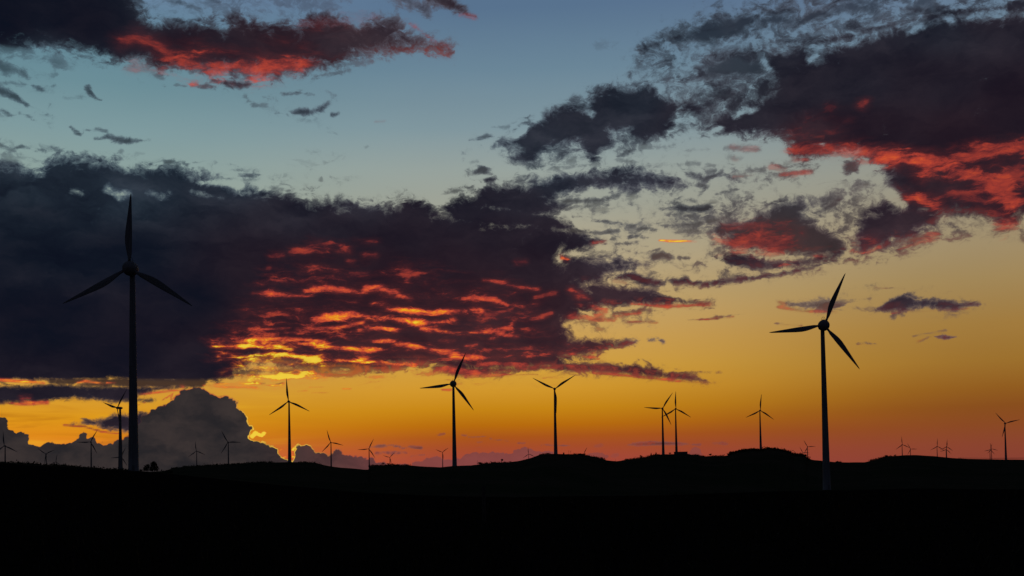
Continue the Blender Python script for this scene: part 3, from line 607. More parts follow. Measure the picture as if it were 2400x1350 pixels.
    body = n.mix(lf, n.mix(wm, lin((13, 18, 31)), lin((48, 27, 34))), n.mix(wm, lin((84, 104, 120)), lin((124, 78, 74))))

    # ---------------- sunlit undersides
    wv2 = n.new("ShaderNodeVectorMath", operation='SCALE'); n.put(wv2.inputs[0], warp); wv2.inputs['Scale'].default_value = .012
    wdir2 = n.vm('ADD', dirv, wv2.outputs[0])
    streak = n.noise(scw(17, 120, (6, 1, 3), wdir2), 1.0, 5, .60)
    fine = n.noise(scw(52, 160, (2, 2, 8), wdir2), 1.0, 5, .68)
    fn = n.m('ADD', n.m('MULTIPLY', n.m('SUBTRACT', streak, .5), 6.0), n.m('MULTIPLY', n.m('SUBTRACT', fine, .5), 5.0))
    fd = n.m('ADD', n.attr("lit_cover"), n.m('MULTIPLY', fn, n.m('MULTIPLY', n.attr("lit_breakup"), .85)))
    fa = n.m('ADD', n.m('MULTIPLY', n.step(fd, -.4, .5), .58), n.m('MULTIPLY', n.step(fd, -1.2, 1.4), .42))
    fstr = n.attr("lit_strength")
    swath = n.noise(sc(11, 30, (2, 6, 3)), 1.0, 3, .55)
    fd = n.m('ADD', fd, n.m('MULTIPLY', n.m('SUBTRACT', swath, .5), n.m('MULTIPLY', n.attr("lit_breakup"), 3.4)))
    fa = n.m('ADD', n.m('MULTIPLY', n.step(fd, -.4, .5), .58), n.m('MULTIPLY', n.step(fd, -1.2, 1.4), .42))
    fal = n.m('MULTIPLY', fa, n.m('MINIMUM', n.m('MULTIPLY', fstr, 1.25), 1.0))
    hx = n.m('ADD', n.m('MULTIPLY', fstr, .62), n.m('MULTIPLY', n.attr("sun_heat"), .75))
    hx = n.m('MULTIPLY', hx, n.m('ADD', .5, n.m('MULTIPLY', n.step(fd, -.5, 1.7), .5)))
    hx = n.m('ADD', hx, n.m('MULTIPLY', n.m('SUBTRACT', fine, .5), 1.2), clamp=True)
    fcol = n.ramp(hx, [(0, (90, 36, 42)), (.22, (136, 52, 48)), (.42, (180, 66, 52)), (.56, (202, 78, 50)), (.70, (224, 102, 48)), (.82, (232, 134, 36)), (.92, (230, 178, 36)), (1, (240, 204, 62))])
    under = n.m('MULTIPLY', n.m('MULTIPLY', n.attr("underside"), n.step(warm, .3, .8)), n.step(nn, -.6, .9))
    body = n.mix(n.m('MULTIPLY', under, .55), body, n.ramp(n.attr("sun_heat"), [(0, (172, 70, 54)), (.5, (216, 92, 48)), (1, (228, 160, 40))]))
    body = n.mix(n.m('MULTIPLY', n.step(fd, -2.4, .2), n.m('MULTIPLY', fstr, .18)), body, lin((128, 50, 46)))

    col = n.mix(alpha, sky, body)
    col = n.mix(fal, col, fcol)

    # ---------------- low cumulus bank along the horizon
    vo2 = n.new("ShaderNodeTexVoronoi", feature='F1')
    vo2.inputs['Scale'].default_value = 1.0; vo2.inputs['Detail'].default_value = 1.0; vo2.inputs['Roughness'].default_value = .5
    n.put(vo2.inputs['Vector'], scw(150, 150, (7, 7, 1), dirv))
    puff2 = n.m('MULTIPLY', n.m('SUBTRACT', .5, vo2.outputs['Distance']), 1.5)
    nc = n.noise(scw(150, 170, (1, 1, 5), dirv), 1.0, 4, .6)
    bd = n.m('ADD', n.attr("bank_cover"), n.m('ADD', puff2, n.m('MULTIPLY', n.m('SUBTRACT', nc, .5), 2.2)))
    ba = n.m('MULTIPLY', n.step(bd, -.1, .35), n.attr("bank_opacity"))
    bshade = n.noise(scw(26, 44, (5, 8, 8)), 1.0, 5, .55)
    bl = n.mix(n.step(bshade, .3, .7), lin((38, 36, 39)), lin((59, 51, 50)))
    br_ = n.mix(n.step(bshade, .3, .7), lin((98, 60, 60)), lin((120, 70, 68)))
    bcol = n.mix(n.step(az, -.235, -.06), bl, br_)
    bcol = n.mix(n.m('MULTIPLY', n.step(t, .13, .0), n.step(az, -.16, -.06, 0.0, .35)), bcol, lin((150, 72, 74)))
    sx, sy_, sz = [float(v) for v in (lambda q: q / np.linalg.norm(q))(ray(640, 1035))]
    ang = n.m('ARCCOSINE', n.m('MINIMUM', n.vm('DOT_PRODUCT', dirv, (sx, sy_, sz)), .99999))
    near = n.step(ang, .165, .02)
    rim = n.m('MULTIPLY', n.m('SUBTRACT', 1.0, n.m('MULTIPLY', alpha, .9)), n.step(fine, .36, .56, .4, 1.0))
    rim = n.m('MULTIPLY', rim, n.m('MULTIPLY', n.step(bd, -.3, .05), n.step(bd, .6, .12)))
    rimc = n.mix(n.step(ang, .07, .015), lin((214, 92, 60)), lin((250, 206, 74)))
    bankc = n.mix(n.m('MULTIPLY', rim, n.m('MULTIPLY', near, 1.0)), bcol, rimc)
    ba2 = n.m('MAXIMUM', ba, n.m('MULTIPLY', rim, n.m('MULTIPLY', near, .8)))
    col = n.mix(ba2, col, bankc)

    em = n.new("ShaderNodeEmission")
    n.put(em.inputs['Color'], col)
    em.inputs['Strength'].default_value = 1.0
    outn = n.new("ShaderNodeOutputMaterial")
    n.put(outn.inputs['Surface'], em.outputs[0])
    try: mat.cycles.emission_sampling = 'NONE'
    except Exception: pass
    return mat


sky_me = build_sky()
tag(link("sky", sky_me, sky_material()), kind='structure')


# ================================================================== SURFACE MATERIALS
def paint_material():
    mat = bpy.data.materials.new("turbine_paint")
    n = NT(mat)
    tc = n.new("ShaderNodeTexCoord")
    mp = n.new("ShaderNodeMapping"); mp.inputs['Scale'].default_value = (1.2, 1.2, .12)
    n.put(mp.inputs[0], tc.outputs['Object'])
    d = n.noise(mp.outputs[0], 1.0, 5, .6)
    d2 = n.noise(tc.outputs['Object'], .5, 4, .6)
    col = n.mix(n.step(d, .35, .75), lin((146, 148, 148)), lin((130, 130, 127)))
    col = n.mix(n.m('MULTIPLY', n.step(d2, .55, .8), .5), col, lin((128, 126, 118)))
    b = n.new("ShaderNodeBsdfPrincipled")
    n.put(b.inputs['Base Color'], col); b.inputs['Roughness'].default_value = .62
    b.inputs['Specular IOR Level'].default_value = .25
    o = n.new("ShaderNodeOutputMaterial"); n.put(o.inputs[0], b.outputs[0])
    return mat


def matte(name, a, bcol, scale, rough=.9, bump=0.0, detail=6):
    mat = bpy.data.materials.new(name)
    n = NT(mat)
    tc = n.new("ShaderNodeTexCoord")
    f = n.noise(tc.outputs['Object'], scale, detail, .6)
    b = n.new("ShaderNodeBsdfPrincipled")
    n.put(b.inputs['Base Color'], n.mix(n.step(f, .35, .65), a + (1,), bcol + (1,)))
    b.inputs['Roughness'].default_value = rough; b.inputs['Specular IOR Level'].default_value = .1
    if bump:
        bp = n.new("ShaderNodeBump"); bp.inputs['Strength'].default_value = bump; bp.inputs['Distance'].default_value = .2
        n.put(bp.inputs['Height'], f); n.put(b.inputs['Normal'], bp.outputs[0])
    o = n.new("ShaderNodeOutputMaterial"); n.put(o.inputs[0], b.outputs[0])
    return mat


def ground_material():
    mat = bpy.data.materials.new("dark_fields")
    n = NT(mat)
    geo = n.new("ShaderNodeNewGeometry")
    p = geo.outputs['Position']
    big = n.noise(p, .006, 4, .5)
    midn = n.noise(p, .08, 6, .6)
    fine = n.noise(p, 1.6, 6, .65)
    c = n.mix(n.step(big, .42, .58), (.050, .058, .030, 1), (.075, .068, .042, 1))
    c = n.mix(n.m('MULTIPLY', n.step(midn, .4, .7), .6), c, (.040, .046, .024, 1))
    c = n.mix(n.m('MULTIPLY', n.step(fine, .45, .75), .5), c, (.085, .080, .050, 1))
    # the near field has a darker ground colour, out to a wavy edge
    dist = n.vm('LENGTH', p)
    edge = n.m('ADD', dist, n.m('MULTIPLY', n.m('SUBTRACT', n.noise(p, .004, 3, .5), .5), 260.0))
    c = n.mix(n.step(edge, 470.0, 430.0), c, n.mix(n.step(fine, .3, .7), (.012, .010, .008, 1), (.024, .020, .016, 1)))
    b = n.new("ShaderNodeBsdfPrincipled")
    n.put(b.inputs['Base Color'], c); b.inputs['Roughness'].default_value = 1.0; b.inputs['Specular IOR Level'].default_value = 0.0
    bp = n.new("ShaderNodeBump"); bp.inputs['Strength'].default_value = .6; bp.inputs['Distance'].default_value = .25
    n.put(bp.inputs['Height'], fine); n.put(b.inputs['Normal'], bp.outputs[0])
    o = n.new("ShaderNodeOutputMaterial"); n.put(o.inputs[0], b.outputs[0])
    return mat


PAINT = paint_material()
LEAF = matte("dark_foliage", (.022, .034, .014), (.045, .058, .022), .8)
BARK = matte("bark", (.05, .038, .028), (.08, .062, .045), 3.0, bump=.4)
WOOD = matte("weathered_timber", (.07, .06, .05), (.12, .10, .085), 4.0, bump=.3)
STEEL = matte("dull_steel", (.16, .165, .17), (.22, .225, .23), 2.0, .55)
WALL = matte("rendered_wall", (.20, .19, .17), (.27, .25, .22), .6)
ROOF = matte("roof_sheet", (.06, .055, .055), (.10, .085, .08), 1.2, .7)
GLASS = matte("window_glass", (.015, .017, .02), (.02, .022, .026), 1.0, .15)
GRASS = matte("dry_grass", (.026, .032, .014), (.05, .046, .024), .4)

# ================================================================== TERRAIN
RIDGE_A = np.array([(-200,1078),(0,1083),(40,1086),(100,1091),(150,1093),(200,1097),(260,1101),(309,1104),(372,1107),(430,1112),(600,1128),(800,1146),(1000,1158),(1200,1166),(1500,1162),(1750,1155),(1941,1147),(2150,1142),(2400,1140),(2600,1138)], float)
DIST_A = np.array([(-200,540),(309,533),(600,500),(1200,430),(1700,600),(1941,712),(2400,730),(2600,730)], float)
RIDGE_B = np.array([(-200,1096),(0,1100),(250,1108),(330,1108),(385,1104),(405,1098),(432,1094),(470,1092),(510,1090),(560,1087),(600,1084),(640,1083),(676,1082),(718,1083),(740,1085),(756,1090),(778,1094),(800,1097),(830,1099),(856,1101),(864,1101),(868,1093),(890,1091),(930,1089),(962,1090),(1000,1094),(1030,1096),(1060,1094),(1100,1091),(1150,1087),(1190,1084),(1220,1080),(1246,1074),(1268,1066),(1290,1064),(1330,1064),(1362,1066),(1384,1069),(1412,1074),(1424,1079),(1446,1081),(1462,1079),(1480,1076),(1510,1072),(1540,1067),(1560,1065),(1600,1065),(1630,1067),(1650,1070),(1690,1069),(1708,1067),(1716,1062),(1740,1057),(1766,1054),(1782,1056),(1800,1052),(1830,1055),(1852,1061),(1862,1066),(1872,1067),(1888,1069),(1892,1076),(1910,1079),(1960,1083),(1990,1084),(2028,1083),(2044,1079),(2070,1074),(2090,1070),(2120,1067),(2150,1067),(2190,1069),(2230,1073),(2270,1076),(2330,1077),(2400,1077),(2600,1074)], float)
DIST_B = np.array([(-200,1750),(300,1700),(676,1685),(864,1450),(1062,1185),(1200,1500),(1300,1612),(1553,2120),(1584,2270),(1782,2420),(1890,2300),(2000,2300),(2150,2600),(2357,2735),(2600,2800)], float)

# hub px, hub py, distance, blade angle (deg clockwise from up), yaw (deg), type
TURB = [
 (303,628,531,1.2,0,'round', "biggest wind turbine, standing tall in front of the dark cloud at far left"),
 (1932,762,708,22.3,0,'round', "big wind turbine at right, alone before the amber sky, a thin hoop on its hub"),
 (1062,899.5,1180,22.4,0,'round', "mid-sized wind turbine with round hub, its top blade crossing the burning red cloud edge"),
 (1300,911.5,1612,-63.5,0,'slim', "wind turbine on the bare hilltop near the hut, two blades raised in a V"),
 (676,941,1685,-5,0,'slim', "wind turbine on the ridge just right of the glowing cumulus, blade tip in yellow cloud"),
 (1553,957,2120,33,0,'slim', "left turbine of the overlapping pair by the long flat building, one blade pointing left"),
 (1584,958,2270,0,0,'slim', "right turbine of the overlapping pair, rising behind the long flat building, one blade straight up"),
 (1782,962,2420,4.5,0,'slim', "wind turbine standing on the wooded hump, in line with its highest trees"),
 (2357,992,2735,-44,0,'slim', "rightmost wind turbine in view, crossed at its foot by the thin cable"),
 (275,956,1582,44.6,-58,'slim', "wind turbine seen almost side-on, just left of the biggest tower"),
 (10,1045,2680,-5,0,'slim', "small wind turbine at the very left edge, before the cumulus bank"),
 (107,1064,3900,-54,0,'slim', "small wind turbine low over the left ridge with two blades raised in a V"),
 (131,1082.5,5100,9,0,'slim', "tiny wind turbine half sunk behind the left ridge"),
 (212,1036,2920,30,0,'slim', "small wind turbine on the left ridge, its blade tip in the orange gap"),
 (284,1071,3720,25,0,'slim', "tiny wind turbine squeezed between the side-on turbine and the biggest tower"),
 (460,1057,3960,-6,0,'slim', "small faint wind turbine before the grey cumulus, left of a like one, one blade upright"),
 (534,1036.5,3010,-29,0,'slim', "small wind turbine before the grey cumulus edge, one blade level to the right"),
 (775,1037,3010,-17,0,'slim', "small wind turbine on the ridge's falling right shoulder, above the little cloud tower"),
 (864.5,1052,3540,26,0,'slim', "small wind turbine rising from the notch in the skyline, one blade level to the left"),
 (913.5,1072,5500,46,0,'slim', "tiny wind turbine above the bushy ridge just right of the notch"),
 (1037,1060,5200,53,0,'slim', "tiny wind turbine just left of the round-hubbed mid-sized one, two blades raised"),
 (1239,1064,5650,-5,0,'slim', "tiny wind turbine on the left slope of the bare hilltop"),
 (1368.5,1063.5,5500,27,0,'slim', "tiny wind turbine whose hub just clears the hilltop beside a bush"),
 (1893,1047,4950,-31,0,'slim', "small wind turbine right of the wooded hump, behind the pole with two crossarms"),
 (1882,1061,6000,-29,0,'slim', "tiny wind turbine touching the right end of the wooded hump"),
 (2115,1042,4800,-5,0,'slim', "leftmost tiny wind turbine on the right-hand hill, one blade upright"),
 (2134.5,1052.5,6000,-29,0,'slim', "tiny low wind turbine on the right-hand hill's crown, one blade level"),
 (2197,1046,5000,1.5,0,'slim', "tiny wind turbine on the right hill, left of the two that overlap, blade upright"),
 (2219,1047,5250,5,0,'slim', "upper hub of the two overlapping tiny turbines on the right hill's far slope"),
 (2218,1053.5,5750,12,0,'slim', "lower hub of the two overlapping tiny turbines on the right hill's far slope"),
 (2321,1054,6000,18,0,'slim', "left of the two crossed tiny turbines close to the rightmost turbine"),
 (2324.5,1052,6150,-15,0,'slim', "right of the two crossed tiny turbines close to the rightmost turbine"),
]


def at(px, py, r):
    d = ray(px, py)
    return EYE + d * (r / np.hypot(d[0], d[1]))


def az_cos(px): return np.cos(np.arctan((np.asarray(px, float) - 1200.0) / FPX))


DIST_A[:, 1] /= az_cos(DIST_A[:, 0]); DIST_B[:, 1] /= az_cos(DIST_B[:, 0])
HUBS = np.array([at(t_[0], t_[1], t_[2] / float(az_cos(t_[0]))) for t_ in TURB])


def tan_el(px, py):
    d = ray(px, py)
    return d[..., 2] / np.hypot(d[..., 0], d[..., 1])


def az_px(a):
    d = np.stack([np.sin(a), np.cos(a), np.zeros_like(a)], -1)
    px, py, f = project(d)
    return px


def far_base(x, y):
    num = np.zeros_like(x); den = np.full_like(x, 1e-9)
    for h in HUBS[8:]:
        wgt = 1.0 / ((x - h[0]) ** 2 + (y - h[1]) ** 2 + 6e3) ** 1.5
        num += wgt * (h[2] - 97.0); den += wgt
    return num / den


def nodes_for(a):
    """radial profile nodes (r, z) for azimuth array a (radians, |a| < 31 deg)"""
    px = az_px(a)
    ra = np.interp(px, DIST_A[:, 0], DIST_A[:, 1]); ea = tan_el(px, np.interp(px, RIDGE_A[:, 0], RIDGE_A[:, 1]))
    rb = np.interp(px, DIST_B[:, 0], DIST_B[:, 1]); eb = tan_el(px, np.interp(px, RIDGE_B[:, 0], RIDGE_B[:, 1]))
    px1 = 1.0 / FPX
    R, Zt = [], []
    def add(r, z): R.append(r); Zt.append(z)
    one = np.ones_like(a)
    add(0 * one, 0 * one)
    add(60 * one, -.25 * one)
    za = EYE[2] + ea * ra
    add(ra * .55, np.minimum(za * .5 - .4, EYE[2] + (ea - 7 * px1) * ra * .55))
    add(ra, za)
    lowe = np.minimum(ea, eb)
    add(ra * 1.3, EYE[2] + (np.minimum(ea - 7 * px1, eb - 20 * px1)) * ra * 1.3)
    add(ra * 1.3 + (rb - ra * 1.3) * .55, EYE[2] + (eb - 16 * px1) * (ra * 1.3 + (rb - ra * 1.3) * .55))
    add(rb, EYE[2] + eb * rb)
    for k, rr in ((0, 1.22), (1, 1.55), (2, None), (3, None), (4, None), (5, None)):
        r = rb * rr if rr else {2: 4300., 3: 5200., 4: 6300., 5: 7600.}[k] * one
        lim = EYE[2] + (np.minimum(eb, 99) - (8 if k else 6) * px1) * r
        add(r, np.minimum(far_base(np.sin(a) * r, np.cos(a) * r), lim))
    add(11000 * one, -25 * one)
    add(62000 * one, -60 * one)
    return np.stack(R, 0), np.stack(Zt, 0)


def wobble(x, y, r):
    v = .9 * np.sin(x * .021 + y * .013) * np.sin(y * .017 - x * .006) + .35 * np.sin(x * .083 + 1.3) * np.sin(y * .061 + .4)
    return v * np.clip(r / 250., 0, 1) * np.clip((9000 - r) / 3000, 0, 1) * .8


def height(a, r):
    a = np.atleast_1d(np.asarray(a, float)); r = np.atleast_1d(np.asarray(r, float))
    af = np.clip(a, -.52, .52)
    R, Zn = nodes_for(af)
    z = np.zeros_like(a)
    for i in range(len(R) - 1):
        tt = np.clip((r - R[i]) / np.maximum(R[i + 1] - R[i], 1e-6), 0, 1)
        s = tt * tt * (3 - 2 * tt)
        s = .35 * tt + .65 * s
        z = np.where((r >= R[i]) & (r < R[i + 1]), Zn[i] + (Zn[i + 1] - Zn[i]) * s, z)
    z = np.where(r >= R[-1], Zn[-1], z)
    back = np.clip((np.abs(a) - .52) / .7, 0, 1)
    zb = 6 * np.sin(r * .004 + a * 3) * np.clip(r / 300, 0, 1) - r * .002
    x, y = np.sin(a) * r, np.cos(a) * r
    return z * (1 - back) + np.minimum(zb, z + 40) * back + wobble(x, y, r)


def ground_z(x, y): return float(height(np.arctan2([x], [y]), np.hypot([x], [y]))[0])


def build_terrain():
    az = np.concatenate([np.radians(np.arange(-180, -30, 3.)), np.radians(np.arange(-30, 30, .06)), np.radians(np.arange(30, 180, 3.))])
    r = np.unique(np.concatenate([[.5], np.geomspace(2, 400, 40), np.arange(400, 2900, 32.), np.arange(2900, 7700, 130.), np.geomspace(7700, 59500, 16)]))
    A, Rr = np.meshgrid(az, r)
    z = height(A.ravel(), Rr.ravel())
    v = np.stack([np.sin(A).ravel() * Rr.ravel(), np.cos(A).ravel() * Rr.ravel(), z], -1)
    na, nr = len(az), len(r)
    idx = np.arange(na * nr).reshape(nr, na)
    nx = np.roll(np.arange(na), -1)
    a, b = idx[:-1], idx[1:]
    faces = np.stack([a, a[:, nx], b[:, nx], b], -1).reshape(-1, 4)
    faces = faces[:, ::-1].copy()
    return mesh_from("terrain", v, faces, True)


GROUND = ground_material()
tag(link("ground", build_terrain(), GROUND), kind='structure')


# ================================================================== WIND TURBINES
def tower_mesh(name, h=100.0, r0=2.15, r1=1.15, n=28):
    m = MB()
    prof = [(r0 * 1.12, -2.0), (r0 * 1.12, .4), (r0, .5)]
    for k in range(1, 13):
        t = k / 12.0
        prof.append((r0 + (r1 - r0) * (t ** .85), .5 + (h - .5) * t))
    return m.lathe(prof, n).mesh(name, True)


def blade_mesh(name, L=35.0, cmax=2.75, root=2.2):
    stations = [(.0, .62, .62, .5), (.05, .62, .60, .5), (.11, .66, .46, .46), (.18, .80, .30, .38), (.27, .96, .22, .32), (.36, 1., .18, .30), (.48, .90, .15, .30), (.62, .70, .13, .30), (.76, .50, .11, .30), (.88, .33, .09, .30), (.96, .20, .07, .30), (1., .06, .03, .30)]
    m = MB(); rings = []
    n = 12
    for s, c, th, le in stations:
        z = root + (L - root) * s
        ch = c * cmax if s > .08 else cmax * .42
        t = max(th * cmax * .5 if s > .08 else ch, .05)
        tw = math.radians(14 * (1 - s) ** 2)
        ring = []
        for j in range(n):
            a = 2 * math.pi * j / n
            x = math.cos(a) * .5 * ch + (le - .5) * ch * 1.1
            y = math.sin(a) * .5 * t * (1.0 if math.cos(a) > 0 else .75)
            ring.append((x * math.cos(tw) - y * math.sin(tw), x * math.sin(tw) + y * math.cos(tw) - .7 * s * s, z))
        rings.append(ring)
    return m.ring_loft(rings).mesh(name, True)


def nacelle_round(name):
    m = MB()
    prof = [(.05, -.2), (3.3, -.1), (3.55, 1.0), (3.45, 2.4), (3.0, 4.4), (2.2, 6.4), (1.3, 7.8), (.5, 8.4), (.05, 8.55)]
    return m.lathe(prof, 28, 'y').mesh(name, True)


def hub_round(name):
    m = MB()
    prof = [(.05, -3.3), (.9, -3.15), (1.8, -2.7), (2.6, -1.9), (3.15, -.9), (3.4, .0), (3.4, .55)]
    return m.lathe(prof, 28, 'y').mesh(name, True)


def nacelle_slim(name):
    m = MB()
    prof = [(.05, .5), (1.35, .55), (1.75, 1.6), (1.8, 4.0), (1.6, 6.4), (1.1, 7.6), (.4, 8.0), (.05, 8.05)]
    return m.lathe(prof, 18, 'y').mesh(name, True)


def hub_slim(name):
    m = MB()
    prof = [(.05, -2.1), (.8, -1.95), (1.45, -1.4), (1.8, -.4), (1.85, .35), (1.5, .6)]
    return m.lathe(prof, 18, 'y').mesh(name, True)


def hoop_mesh(name):
    m = MB()
    pts = [(-.95, 1.6, 3.1), (-.95, 1.6, 4.4)]
    for k in range(0, 9):
        a = math.pi - math.pi * k / 8
        pts.append((.95 * math.cos(a), 1.6, 4.4 + .95 * math.sin(a)))
    pts.append((.95, 1.6, 3.1))
    m.tube(pts, .10, 6)
    m.tube([(0, 1.6, 3.2), (0, 1.6, 4.7)], .07, 6)
    m.tube([(-1.5, 1.6, 3.65), (1.9, 1.6, 3.65)], .06, 6)
    return m.mesh(name)


def ring_mesh(name, r, h=.35):
    m = MB()
    m.lathe([(r - .05, -h / 2), (r + .07, -h / 2), (r + .07, h / 2), (r - .05, h / 2)], 28)
    return m.mesh(name, True)


def door_mesh(name):
    return MB().box(-.5, .5, -.09, .09, 0, 2.2).mesh(name)


ME = dict(tower_round=tower_mesh("tower", 100, 2.45, 1.2), tower_slim=tower_mesh("tower", 100, 2.75, 1.1, 16),
          blade_round=blade_mesh("blade", 35, 3.3, 3.1), blade_slim=blade_mesh("blade", 35, 3.2, 1.5),
          nacelle_round=nacelle_round("nacelle"), nacelle_slim=nacelle_slim("nacelle"),
          hub_round=hub_round("hub"), hub_slim=hub_slim("hub"), hoop=hoop_mesh("sensor_hoop"), door=door_mesh("door"))
HUB_FWD = 4.3


def turbine(i, spec):
    hx, hy, dist, ang, yaw, typ, label = spec
    hub = HUBS[i]
    az = math.atan2(hub[0], hub[1])
    rz = math.radians(yaw) - (az if yaw else 0.0)      # every rotor heads into the same wind (local -Y)
    fwd = np.array([math.sin(rz), -math.cos(rz), 0.0]) # world direction of local -Y
    base = hub - fwd * HUB_FWD
    gz = ground_z(base[0], base[1])
    H = hub[2] - gz
    root = bpy.data.objects.new("wind_turbine", None)
    C.objects.link(root)
    root.empty_display_size = 5
    root.location = (base[0], base[1], gz)
    root.rotation_euler = (0, 0, rz)
    tag(root, label, "wind turbine", "wind turbines standing across the hills")
    tw = link("tower", ME['tower_' + typ], PAINT, root)
    wf = 1.25 if abs(yaw) > 20 else 1.0
    tw.scale = (wf, wf, (H - .6) / 100.0)
    nc = link("nacelle", ME['nacelle_' + typ], PAINT, root, (0, -HUB_FWD, H))
    hb = link("hub", ME['hub_' + typ], PAINT, root, (0, -HUB_FWD, H))
    for k in range(3):
        b = link("blade", ME['blade_' + typ], PAINT, root, (0, -HUB_FWD - .3, H))
        b.rotation_euler = (0, math.radians(ang + 1.0 + 120 * k), 0)
    if i < 3:
        link("sensor_hoop", ME['hoop'], STEEL, nc, (0, 0, 0))
        for t, nm in ((.22, "flange_ring"), (.52, "flange_ring")):
            r = 2.45 + (1.2 - 2.45) * t ** .85
            rg = link(nm, ring_mesh(nm, r), PAINT, tw, (0, 0, .5 + 99.5 * t))
            rg.scale = (1, 1, 100.0 / H)
        dr = link("door", ME['door'], STEEL, tw, (.6, -2.42, .9))
        dr.rotation_euler = (0, 0, .27)
    return root


for i_, s_ in enumerate(TURB): turbine(i_, s_)


# ================================================================== VEGETATION
def leaf_cloud(blobs, n, size, seed):
    """many small leaf-clump faces spread through the blobs (cx, cy, cz, rx, ry, rz)"""
    g = np.random.default_rng(seed)
    V, Fc = [], []
    vol = np.array([b[3] * b[4] * b[5] for b in blobs]); pick = g.choice(len(blobs), n, p=vol / vol.sum())
    for k in range(n):
        bx = blobs[pick[k]]
        d = g.normal(size=3); d /= np.linalg.norm(d)
        rr = g.random() ** .4
        rr *= 1 + .16 * math.sin(d[0] * 7 + d[2] * 5 + seed)
        c = np.array(bx[:3]) + d * rr * np.array(bx[3:6])
        u = g.normal(size=3); u /= np.linalg.norm(u)
        v = np.cross(u, g.normal(size=3)); v /= np.linalg.norm(v)
        s = size * (.6 + .8 * g.random())
        b = len(V)
        V += [c - u * s, c + v * s * .55, c + u * s, c - v * s * .55]
        Fc.append((b, b + 1, b + 2, b + 3))
    return np.array(V), Fc


def tree(kind, px, r, h, wd, label, seed, cat="tree", group=None, n=420, blobs=None, sink=.15):
    d = ray(px, 1080); a = math.atan2(d[0], d[1])
    x, y = math.sin(a) * r, math.cos(a) * r
    z = ground_z(x, y)
    root = bpy.data.objects.new(kind, None); C.objects.link(root)
    root.location = (x, y, z - sink); root.rotation_euler = (0, 0, -a)
    tag(root, label, cat, group)
    g = random.Random(seed)
    if blobs is None:
        if kind == "conifer":
            blobs = [(0, 0, h * (.18 + .78 * k / 7), wd * .5 * (1 - k / 7.6), wd * .5 * (1 - k / 7.6), h * .09) for k in range(8)]
        elif kind == "bush":
            blobs = [(g.uniform(-.28, .28) * wd, g.uniform(-.2, .2) * wd, h * g.uniform(.32, .55), wd * g.uniform(.22, .36), wd * .3, h * g.uniform(.3, .45)) for _ in range(5)]
        else:
            blobs = [(g.uniform(-.25, .25) * wd, g.uniform(-.2, .2) * wd, h * g.uniform(.5, .8), wd * g.uniform(.2, .32), wd * .28, h * g.uniform(.14, .24)) for _ in range(8)]
    V, Fc = leaf_cloud(blobs, n, max(wd, h) * .06, seed)
    link("crown", mesh_from("crown", V, Fc), LEAF, root)
    m = MB()
    th = h * (.45 if kind == "bush" else .8)
    m.tube([(0, 0, -.4), (.02 * h, 0, th * .4), (-.01 * h, 0, th * .75), (.01 * h, 0, th)], [h * .035, h * .028, h * .018, h * .006], 7)
    for q in range(5):
        aa = g.uniform(0, 6.28); z0 = th * g.uniform(.35, .8)
        m.tube([(0, 0, z0), (math.cos(aa) * wd * .18, math.sin(aa) * wd * .18, z0 + h * .1), (math.cos(aa) * wd * .32, math.sin(aa) * wd * .32, z0 + h * .16)], [h * .014, h * .009, h * .003], 5)
    link("trunk", m.mesh("trunk"), BARK, root)
    return root


def rB(px): return float(np.interp(px, DIST_B[:, 0], DIST_B[:, 1]))
def rA(px): return float(np.interp(px, DIST_A[:, 0], DIST_A[:, 1]))
def mpp(r): return r / FPX


rr = rA(350)
tree("leafy_tree", 361, rr, 24 * mpp(rr), 19 * mpp(rr), "taller of two dark shrubby trees on the ridge right of the biggest tower", 3, n=900,
     blobs=[(0, 0, 2.8, 1.8, 1.6, 2.1), (-.4, 0, 3.9, 1.3, 1.2, 1.2), (1.2, 0, 1.8, 1.1, 1.1, 1.5), (-1.1, 0, 1.7, 1.0, 1.0, 1.4), (.4, 0, 4.4, .8, .7, .7)])
tree("leafy_tree", 344, rr, 18 * mpp(rr), 15 * mpp(rr), "lower of two dark shrubby trees, nearer the biggest tower", 4, n=700,
     blobs=[(0, 0, 1.9, 1.5, 1.4, 1.7), (.6, 0, 2.9, .9, .9, .9), (-.9, 0, 1.4, 1.0, 1.0, 1.2)])
tree("bush", 328, rr, 7 * mpp(rr), 11 * mpp(rr), "low bush between the biggest tower's foot and the two shrubby trees", 5, "bush", n=260)
r3 = rB(1177)
tree("leafy_tree", 1176, r3, 10 * mpp(r3), 8.5 * mpp(r3), "lone round tree on the slope left of the bare hilltop", 6, n=420)
tree("bush", 1126, rB(1126), 6 * mpp(rB(1126)), 14 * mpp(rB(1126)), "dark bush clump beside the thin mast in mid skyline", 7, "bush", n=260)
tree("bush", 1371, rB(1371), 8 * mpp(rB(1371)), 9 * mpp(rB(1371)), "bush hiding the foot of the tiny turbine on the hilltop", 8, "bush", n=260)
tree("leafy_tree", 1503, rB(1503), 8 * mpp(rB(1503)), 8 * mpp(rB(1503)), "rounded tree at the left end of the conifer row below the paired turbines", 9, n=340)
tree("conifer", 1526.5, rB(1526), 9 * mpp(rB(1526)), 5 * mpp(rB(1526)), "small conifer next to the rounded tree", 10, n=320)
tree("conifer", 1538, rB(1538), 9 * mpp(rB(1538)), 6 * mpp(rB(1538)), "wider conifer nearest the left paired turbine", 11, n=320)
tree("bush", 1570, rB(1570), 5 * mpp(rB(1570)), 8 * mpp(rB(1570)), "low bush between the towers of the paired turbines", 12, "bush", n=220)
tree("leafy_tree", 1665, rB(1665), 7 * mpp(rB(1665)), 9 * mpp(rB(1665)), "round tree in the dip left of the wooded hump", 13, n=340)
